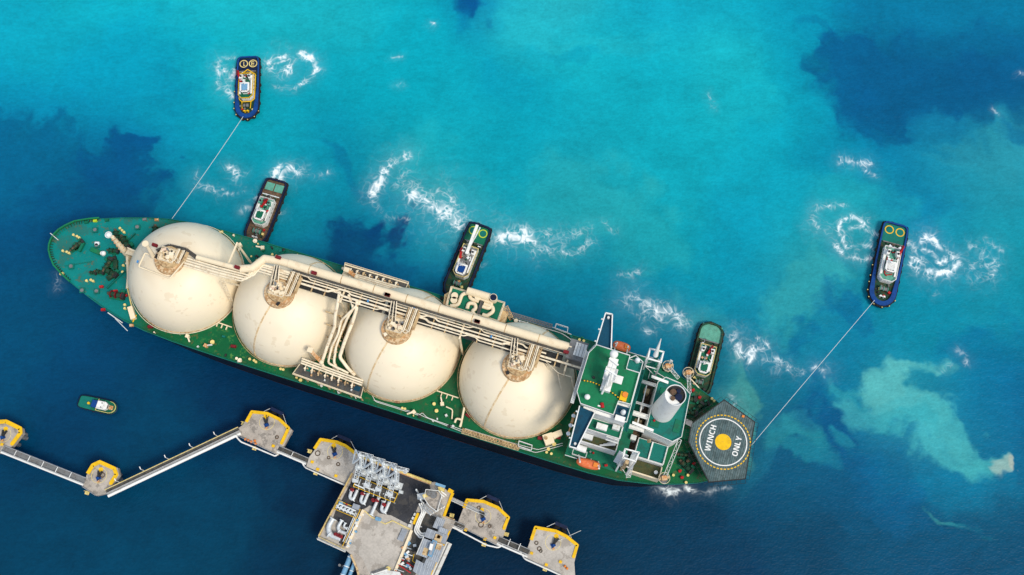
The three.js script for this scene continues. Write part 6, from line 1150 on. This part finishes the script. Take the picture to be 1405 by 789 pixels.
// --- marine loading arms: riser, inboard and outboard arm, counterweight frame
function loadingArm(label, bx0, bz0, k) {
  const t = thing('loading_arm', label, 'loading arm', bx0, JY, bz0, -FRONT, 'loading arms on the jetty front'), r = rng(70 + k);
  t.scale.y = 1.25; const b = part(t, 'base_riser', [cy(1.0, 2.4, 0, 0, 0, 16), cy(0.75, 11.5, 0, 2.2, 0, 16, 0.6), cy(1.0, 0.5, 0, 4.2, 0, 16)], M.armwhite);
  part(b, 'base_plate', [bx(3.0, 0.4, 3.0, 0, 0, 0)], M.silver);
  part(t, 'swivel_joint', [ball(1.1, 0, 14, 0, 16), rod([-0.9, 14, 0], [1.9, 14, 0], 0.55, 12)], M.silver);
  part(t, 'inboard_arm', [ladderway([1.2, 14, 0], [1.4, 22.5, -3.2], 1.6, 7), rod([0.9, 13.8, 0], [1.2, 22.5, -3.2], 0.36, 10)], M.armwhite);
  part(t, 'outboard_arm', [ladderway([1.7, 22.4, -3.2], [1.9, 9.5, -5.0], 1.4, 9), rod([2.0, 22.4, -3.2], [2.2, 9.5, -5.0], 0.34, 10)], M.armwhite);
  part(t, 'counterweight_beam', [ladderway([0.4, 15, 0.6], [-0.4, 9.4, 4.4], 1.6, 5)], M.armwhite); part(t, 'counterweight', [bx(2.2, 1.5, 1.3, -0.4, 8.4, 4.6, 0.2)], M.silver);
  part(t, 'head_frame', [bar([-1.6, 20.5, -4.6], [1.4, 23.2, -2.2], 0.5, 0.5), bar([-1.6, 20.5, -4.6], [-1.9, 16, -0.4], 0.5, 0.5), bar([1.4, 23.2, -2.2], [-1.9, 16, -0.4], 0.5, 0.5)], M.armwhite);
  part(t, 'pantograph_beam', [ladderway([-1.2, 21.4, -3.8], [5.2, 21.0, -4.2], 1.0, 7)], M.armwhite);
  part(t, 'sheave', [rod([0.6, 22.6, -3.2], [1.0, 22.6, -3.2], 1.1, 20)], M.silver); part(t, 'sheave', [rod([-0.9, 14, 0], [-0.6, 14, 0], 1.3, 20)], M.silver);
  part(t, 'coupler', [cy(0.6, 1.8, 2.0, 8.2, -5.1, 14), cy(0.9, 0.3, 2.0, 8.0, -5.1, 14)], M.silver);
  part(t, 'rope_stay', [rod([-0.7, 15.2, 0.2], [0.8, 23.5, -3.2], 0.1, 5), rod([0.8, 23.6, -3.4], [2, 10, -5.6], 0.1, 5)], M.silver);
  part(t, 'hydraulic_unit', [bx(1.6, 1.4, 1.1, 1.8, 0, 1.8, 0.1), cy(0.4, 1.0, -1.6, 0, 1.6, 10)], M.silver);
}
[['white loading arm nearest the dolphin, leftmost of four', -55.41,-52.7], ['second white loading arm from the dolphin side', -51.2,-51.11], ['third white loading arm from the dolphin side', -46.93,-49.53], ['white loading arm farthest from the dolphin', -42.66,-47.8]].forEach(([l, x, z], k) => loadingArm(l, x, z, k));
// --- process piping behind the arms
function pipeLoop(label, pts, r, valves, o = {}) {
  const [cx, cz] = [pts[0][0], pts[0][1]], t = thing('pipe_loop', label, 'pipe', cx, JY, cz, 0, 'silver pipe loops behind the loading arms'), y = 1.4;
  part(t, 'loop_pipe', [pipe(pts.map(([x, z]) => [x - cx, y, z - cz]), r, r * 2.6, 12)], M.silver);
  pts.forEach(([x, z], i) => { if (i % 2 === 0) part(t, 'flange', [(() => { const n = pts[Math.min(pts.length - 1, i + 1)], p = pts[Math.max(0, i - 1)], dx = n[0] - p[0], dz = n[1] - p[1], d = Math.hypot(dx, dz); return rod([x - cx - dx / d * 0.15, y, z - cz - dz / d * 0.15], [x - cx + dx / d * 0.15, y, z - cz + dz / d * 0.15], r * 1.45, 16); })()], M.armwhite); });
  for (const [x, z] of valves) { const v = part(t, 'valve', [cy(0.55, 1.5, x - cx, y, z - cz, 12), ball(0.75, x - cx, y + 0.1, z - cz, 12)], M.red); part(v, 'valve_wheel', [cy(0.6, 0.15, x - cx, y + 1.5, z - cz, 14)], M.maroon); }
  for (const [x, z] of pts) part(t, 'pipe_support', [bx(0.5, y - 0.1, 0.5, x - cx, 0, z - cz)], M.steel);
}
pipeLoop('silver pipe loop with red valve nearest the platform edge', [[-59.99,-46.11], [-60.59,-43.54], [-59.26,-42.69], [-57.83,-46.25]], 0.62, [[-59.78,-46.28]]);
pipeLoop('silver pipe loop with red valve, second from the platform edge', [[-55.61,-45.11], [-56.49,-42.12], [-55.16,-41.27], [-53.74,-45.11]], 0.62, [[-55.76,-44.86]]);
pipeLoop('straight silver pipe with two red valves between the loops', [[-49.64,-43.83], [-51.09,-40.14], [-52.26,-37.17]], 0.62, [[-51.71,-42.58], [-50.33,-42.3]]);
pipeLoop('silver pipe loop with red valve next to the dark paving', [[-47.85,-42.12], [-48.6,-39.01], [-47.27,-38.02], [-45.69,-41.98]], 0.66, [[-47.69,-40.89]]);
pipeLoop('thick silver pipe bend by the outer platform corner', [[-66.4,-35.77], [-67.97,-32.96], [-67.39,-30.03], [-63.18,-28.5]], 0.95, [[-65.09,-30.09], [-64.08,-29.67], [-63.2,-29.26]]);
pipeLoop('thinner silver pipe bend inside the thick one', [[-63.07,-35.2], [-64.38,-32.68], [-63.88,-31.28], [-61.42,-30.45]], 0.62, []);
pipeLoop('small silver pipe elbow inside the other bends', [[-61.74,-34.22], [-62.39,-32.82], [-61.07,-32.26]], 0.4, []);
{ // pipe rack with yellow rails around the loops
  const t = thing('pipe_rack', 'grating pipe rack with yellow rails behind the loading arms', 'pipe rack', -52.45,10,-41.71);
  const R0 = [[-57.62,-51.16], [-42.4,-44.74], [-43.73,-41.49], [-59.04,-47.44]];
  const d = part(t, 'rack_deck', [prism(R0, JY + 2.6, JY + 2.8)], M.grating); part(d, 'yellow_rail', [rails(R0, JY + 2.8, 1.1, 1.5, 0.13, true)], M.yellow);
  for (const [x, z] of R0) part(t, 'rack_post', [bx(0.4, 2.6, 0.4, x, JY, z)], M.jettysteel);
  const r = rng(321); for (let i = 0; i < 7; i++) { const u = 0.08 + i * 0.13, x = mix(R0[0][0], R0[1][0], u), z = mix(R0[0][1], R0[1][1], u) + 1.2; part(t, 'rack_pipe', [pipe([[x, JY + 3.2, z - 0.6], [x - 0.8, JY + 3.2, z + 1.4], [x - 1.2 + r(), JY + 3.0, z + 3.2]], 0.16 + 0.1 * r(), 0.4, 7)], M.silver); part(t, 'instrument', [bx(0.5, 0.9, 0.4, x + 0.8, JY + 2.8, z + 0.8 + r())], i % 2 ? M.armwhite : M.jettysteel); }
  for (const [a, b, c] of [[[-58.73,-48.25], [-55.07,-46.69], 0], [[-55.1,-47.4], [-50.14,-45.55], 0], [[-47.08,-44.42], [-43.31,-43], 0]]) part(t, 'white_header', [rod([a[0], JY + 3.4, a[1]], [b[0], JY + 3.4, b[1]], 0.28, 10)], M.armwhite);
  settle(t);
}
{ // metering skid
  const t = thing('metering_skid', 'white pipe skid with yellow rails near the platform corner', 'pipe skid', -62.67,10,-39.03), P0 = [[-64.67,-42.47], [-56.44,-39.07], [-57.75,-35.96], [-66.1,-39.35]];
  const b = part(t, 'skid_base', [prism(P0, JY + 0.05, JY + 0.4)], M.steel); part(b, 'yellow_rail', [rails(P0, JY + 0.4, 1.2, 1.6, 0.12, true)], M.yellow);
  for (let i = 0; i < 5; i++) { const u = 0.06 + i * 0.16; const a = [mix(P0[0][0], P0[1][0], u), mix(P0[0][1], P0[1][1], u) + 1], c = [mix(P0[3][0], P0[2][0], u), mix(P0[3][1], P0[2][1], u) - 0.5]; part(t, 'meter_run', [pipe([[a[0], JY + 1, a[1]], [c[0], JY + 1, c[1]]], 0.3, 0.3, 9), cy(0.5, 0.9, (a[0] + c[0]) / 2, JY + 0.8, (a[1] + c[1]) / 2, 10)], M.silver); }
  for (const k of [0.3, 0.7]) { const a = [mix(P0[0][0], P0[3][0], k), mix(P0[0][1], P0[3][1], k)], c = [mix(P0[1][0], P0[2][0], k), mix(P0[1][1], P0[2][1], k)]; part(t, 'header', [rod([a[0] + 0.6, JY + 1.3, a[1] + 0.2], [mix(a[0], c[0], 0.85), JY + 1.3, mix(a[1], c[1], 0.85)], 0.28, 9)], M.armwhite); }
  part(t, 'motor', [bx(1.5, 1.1, 1.2, -63.77,10.4,-41.69, -FRONT)], M.bluepipe); part(t, 'control_panel', [bx(2.6, 2.2, 1.8, -57.93,10.4,-40.06, -FRONT)], M.roofgrey); part(t, 'red_handle', [bx(0.5, 1.4, 0.5, -61.57,10.4,-41.05)], M.red);
  settle(t);
}
{ // cable and small-bore pipe run
  const t = thing('pipe_run', 'line of small white pipes and boxes along the pale paving', 'pipes', -58.84,10,-32.39);
  for (let i = 0; i < 3; i++) part(t, 'small_pipe', [pipe([[-57.05,10.8,-37.76], [-61.36,10.8,-27.12]].map(([x, y, z]) => [x - i * 0.55, y, z - i * 0.2]), 0.2, 0.4, 7)], i === 1 ? M.white : M.silver);
  const r = rng(44), K0 = [-56.57,10,-37.41], K1 = [-60.93,10,-25.93]; for (let i = 0; i < 12; i++) { const u = i / 11; part(t, 'valve_box', [bx(0.6 + r() * 0.5, 0.7 + r() * 0.6, 0.6 + r() * 0.4, mix(K0[0], K1[0], u) + r() * 1.2, JY, mix(K0[2], K1[2], u), -FRONT)], [M.white, M.silver, M.bluepipe, M.offwhite][i % 4]); }
  part(t, 'yellow_rail', [rails([[-57.82,-36.28], [-62.49,-25.93]], JY, 1.1, 1.5, 0.12)], M.yellow);
  settle(t);
}
{ // access gangway tower for boarding the ship
  const t = thing('gangway_tower', 'white gangway tower with stairs at the platform corner', 'tower', -31.27,10,-44.94);
  const base = part(t, 'tower_frame', [...[[-35.12,-45.52], [-27.38,-45.01], [-27.75,-38.43], [-33.48,-41.97]].flatMap(([x, z]) => [bx(0.5, 9, 0.5, x, JY, z)])], M.armwhite);
  part(t, 'lower_deck', [prism([[-35.09,-44.34], [-32.06,-44.84], [-31.74,-42.34], [-34.78,-42.34]], 15.7, 16)], M.silver);
  const u = part(t, 'upper_deck', [prism([[-31.53,-45.5], [-26.78,-45], [-25.64,-43.26], [-27.23,-37.57], [-30.08,-39.54], [-32.01,-42.26]], 18.6, 19)], M.concrete2); part(u, 'handrail', [rails([[-31.53,-45.5], [-26.78,-45], [-25.64,-43.26], [-27.23,-37.57], [-30.08,-39.54], [-32.01,-42.26]], 19, 1.1, 1.4, 0.14, true)], M.white);
  for (let i = 0; i < 6; i++) part(t, 'stair_flight', [bar([-31.27,12,-41.66], [-27.31,18,-38.06], 0.7, 0.3)].map(g => offs(g, (i - 2.5) * 0.95, -Math.abs(i - 2.5) * 0.2, -(i - 2.5) * 0.55)), M.white);
  for (let i = 0; i < 3; i++) part(t, 'telescopic_bridge', [bar([-27.88,16,-44.34], [-25.95,14,-43.05], 0.4, 0.4)].map(g => offs(g, i * 0.8, 0, -i * 0.5)), M.white);
  part(t, 'yellow_cabin', [prism([[-27.63,-47.21], [-25.08,-47.71], [-25.35,-45.79], [-27.19,-45.38]], JY, 13)], M.paleyellow); part(t, 'cabin_roof', [prism([[-28.32,-48.81], [-24.61,-47.59], [-25,-46.68], [-28.61,-47.9]], 13.6, 14)], M.bluepipe);
  part(t, 'turntable', [post(1.4, 1.0, [-28.77,19,-43.75], 20), post(0.9, 1.8, [-30.39,19,-44], 16)], M.steel); part(t, 'winch_box', [bx(1.8, 1.2, 1.2, -31.68,19,-43.31, 0.4)], M.paleyellow);
  part(t, 'corner_beam', [bar([-23.88,10.3,-46.51], [-22.11,10.3,-45.49], 1.4, 0.6), bar([-22.11,10.3,-45.39], [-23.1,10.3,-42.95], 1.0, 0.5)], M.yellow);
  settle(t);
}
{ // white pipes looping round the control building
  const t = thing('pipe_pair', 'pair of white pipes curving from the gangway tower to the grey roofs', 'pipes', -32.12,10,-35.04);
  for (let i = 0; i < 3; i++) part(t, 'white_pipe', [pipe([[-33.14,11,-41.76], [-31.79,11,-38.94], [-33.35,11,-35.83], [-34.77,11,-31.83], [-33.36,11,-30.34], [-32,11,-30.64]].map(([x, y, z], k) => [x - i * 0.75 * (k < 4 ? 1 : 0.4), y, z + i * (k > 3 ? 0.75 : 0.2)]), 0.3, 1.2, 9)], M.white);
  for (const [x, z] of [[-31.87,-39.03], [-34.27,-32.91], [-33.45,-30.52]]) part(t, 'pipe_support', [bx(1.8, 1.0, 0.4, x, JY, z)], M.jettysteel);
  const GA = [-36.03,10,-37.32], GB = [-37.96,10,-33.31]; part(t, 'yellow_rack', [bar([-34.85,10.8,-37.85], [-36.48,10.8,-33.84], 0.9, 1.4)], M.yellow); for (let i = 0; i < 4; i++) part(t, 'white_box', [bx(1.1, 0.9, 1.0, mix(GA[0], GB[0], i / 3), JY, mix(GA[2], GB[2], i / 3), -FRONT)], M.offwhite);
  settle(t);
}
{ // control building
  const t = thing('control_building', 'low jetty building with stepped pale grey roofs', 'building', -29.71,10,-24.5);
  const add = (P0, y, nm = 'roof') => { const w = part(t, 'wall', [prism(inset(P0, 0.3), JY, y - 0.25)], M.offwhite); part(w, nm, [prism(P0, y - 0.25, y)], M.roofgrey); const L = []; for (let k = 1; k < 5; k++) { const a = [mix(P0[0][0], P0[1][0], k / 5), mix(P0[0][1], P0[1][1], k / 5)], q = P0[P0.length - 1], p2 = P0[2], b = [mix(q[0], p2[0], k / 5), mix(q[1], p2[1], k / 5)]; if (P0.length === 4) L.push(bar([a[0], y + 0.03, a[1]], [b[0], y + 0.03, b[1]], 0.12, 0.06)); } if (L.length) part(w, 'roof_seam', L, M.silver); return w; };
  add([[-27.64,-36.35], [-24.48,-35.26], [-26.02,-31.4], [-29.18,-32.48]], 14); add([[-31.05,-32.14], [-23.43,-29.48], [-24.58,-26.34], [-32.18,-29.08]], 14.6); add([[-26.49,-32.6], [-23.34,-31.42], [-23.81,-29.64], [-27.06,-30.82]], 15.2); add([[-32.54,-28.56], [-28.69,-27.19], [-30.86,-21.35], [-34.69,-22.71]], 15); add([[-28.48,-27], [-24.84,-25.73], [-27.12,-19.8], [-30.65,-21.15]], 14.8); add([[-31.13,-21.4], [-27.6,-20.14], [-28.73,-17.14], [-32.36,-18.49]], 14); add([[-34.87,-21.03], [-28.78,-17.83], [-30.47,-13.11], [-36.06,-16.96]], 13.6);
  const k = part(t, 'blue_roof_box', [prism([[-28.89,-27.86], [-27.27,-27.28], [-29.15,-21.65], [-30.65,-22.23]], 15, 16.2)], M.bluepipe); part(k, 'roof_lid', [prism([[-28.57,-27.23], [-27.67,-26.94], [-29.26,-22.37], [-30.17,-22.71]], 16.2, 16.6)], M.roofgrey); part(k, 'skylight', [prism([[-29.63,-26.47], [-28.52,-26.18], [-29.07,-23.95], [-30.17,-24.29]], 16.6, 17.2)], M.white);
  for (const [x, z] of [[-26.65,-25.63], [-27.31,-28.56], [-31.51,-23.68], [-26.7,-28.17]]) part(t, 'roof_mat', [bx(1.9, 0.08, 2.6, x, 15.05, z, -FRONT)], M.tan);
  part(t, 'roof_rail', [rails([[-32.16,-29.07], [-34.71,-22.72]], 15, 1.0, 1.5, 0.12), rails([[-28.19,-27.01], [-25.16,-25.93]], 15, 1.0, 1.5, 0.12)], M.white);
  settle(t);
}
{ // red and white pipe gallery along the far paving, and the big trunk lines to shore
  const t = thing('pipe_gallery', 'tangle of small pipes and red beams beside the grey roofs', 'pipes', -37.66,10,-20.59), r = rng(91), GC = [-37.17,10,-26.94], GD = [-40.95,10,-18.09], C0 = [-49.73,10,-35.71];
  for (let i = 0; i < 4; i++) part(t, 'red_beam', [bar([-40.45,11,-21.17], [-35.82,11,-18.29], 0.35, 0.35)].map(g => offs(g, -i * 1.1, (i % 2) * 0.3, i * 2.0)), M.red);
  for (let i = 0; i < 6; i++) part(t, 'small_pipe', [pipe([[-38.77,10.8,-25.41], [-35.5,10.8,-24.32]].map(([x, y, z]) => [x - i * 1.0, y + (i % 3) * 0.2, z + i * 1.9]), 0.17, 0.4, 7)], i % 2 ? M.white : M.silver);
  for (let i = 0; i < 12; i++) part(t, 'pump', [bx(0.7 + r(), 0.8 + r() * 0.6, 0.7 + r() * 0.6, mix(GC[0], GD[0], r()) + r() * 2.4, JY, mix(GC[2], GD[2], i / 11), r())], [M.bluepipe, M.silver, M.orangebrown, M.dark, M.white][i % 5]);
  part(t, 'grey_tray', [bx(2.2, 0.5, 4.4, -40.49,10.2,-29.9, -FRONT - 0.1)], M.roofgrey); part(t, 'pale_crate', [bx(2.2, 0.6, 1.3, C0[0], JY + 0.05, C0[2], -FRONT)], M.bluepipe);
  part(t, 'yellow_rail', [rails([[-36.04,-22.99], [-36.48,-20.54], [-31.34,-17.11]], JY, 1.1, 1.4, 0.12)], M.yellow);
  settle(t);
}
{
  const t = thing('shore_pipeline', 'pair of thick blue pipes leaving the platform towards the shore', 'pipeline', -60.06,6,-16.87);
  for (const [a, b, r] of [[[-59.81,7,-22.89], [-63.83,7,-11.81], 0.95], [[-58.21,7,-20.43], [-61.23,7,-11.81], 0.7]]) { const p = part(t, 'trunk_pipe', [rod(a, b, r, 18)], M.bluepipe); for (const k of [0.05, 0.35, 0.62]) part(p, 'pipe_band', [rod([mix(a[0], b[0], k), 7, mix(a[2], b[2], k)], [mix(a[0], b[0], k + 0.03), 7, mix(a[2], b[2], k + 0.03)], r * 1.12, 18)], M.armwhite); }
  part(t, 'pipe_bent', [bar([-62.91,5.6,-19.05], [-57.98,5.6,-17.6], 0.8, 0.8), post(0.5, 10, [-64.01,-4,-19.35]), post(0.5, 10, [-59.74,-4,-18.1])], M.steel);
  settle(t);
}
{ const t = thing('roadway_barrier', 'low white barrier across the foot of the pale paving', 'barrier', -46.08,10,-15.93); part(t, 'barrier_wall', [bar([-51.27,10.8,-15.74], [-45.63,10.8,-17.56], 0.8, 1.2)], M.white); part(t, 'barrier_rail', [bar([-50.82,11.6,-16.1], [-45.37,11.6,-17.98], 0.3, 0.2)], M.steel); part(t, 'barrier_drum', [post(0.9, 1.3, [-45.36,10,-17.77], 16)], M.paleyellow); part(t, 'white_skid', [prism([[-50.63,-15.67], [-45.34,-17.23], [-41.07,-16.7], [-39.51,-13.85], [-49.83,-13.85]], JY, JY + 1.4)], M.offwhite); settle(t); }

renderer.render(scene, camera);
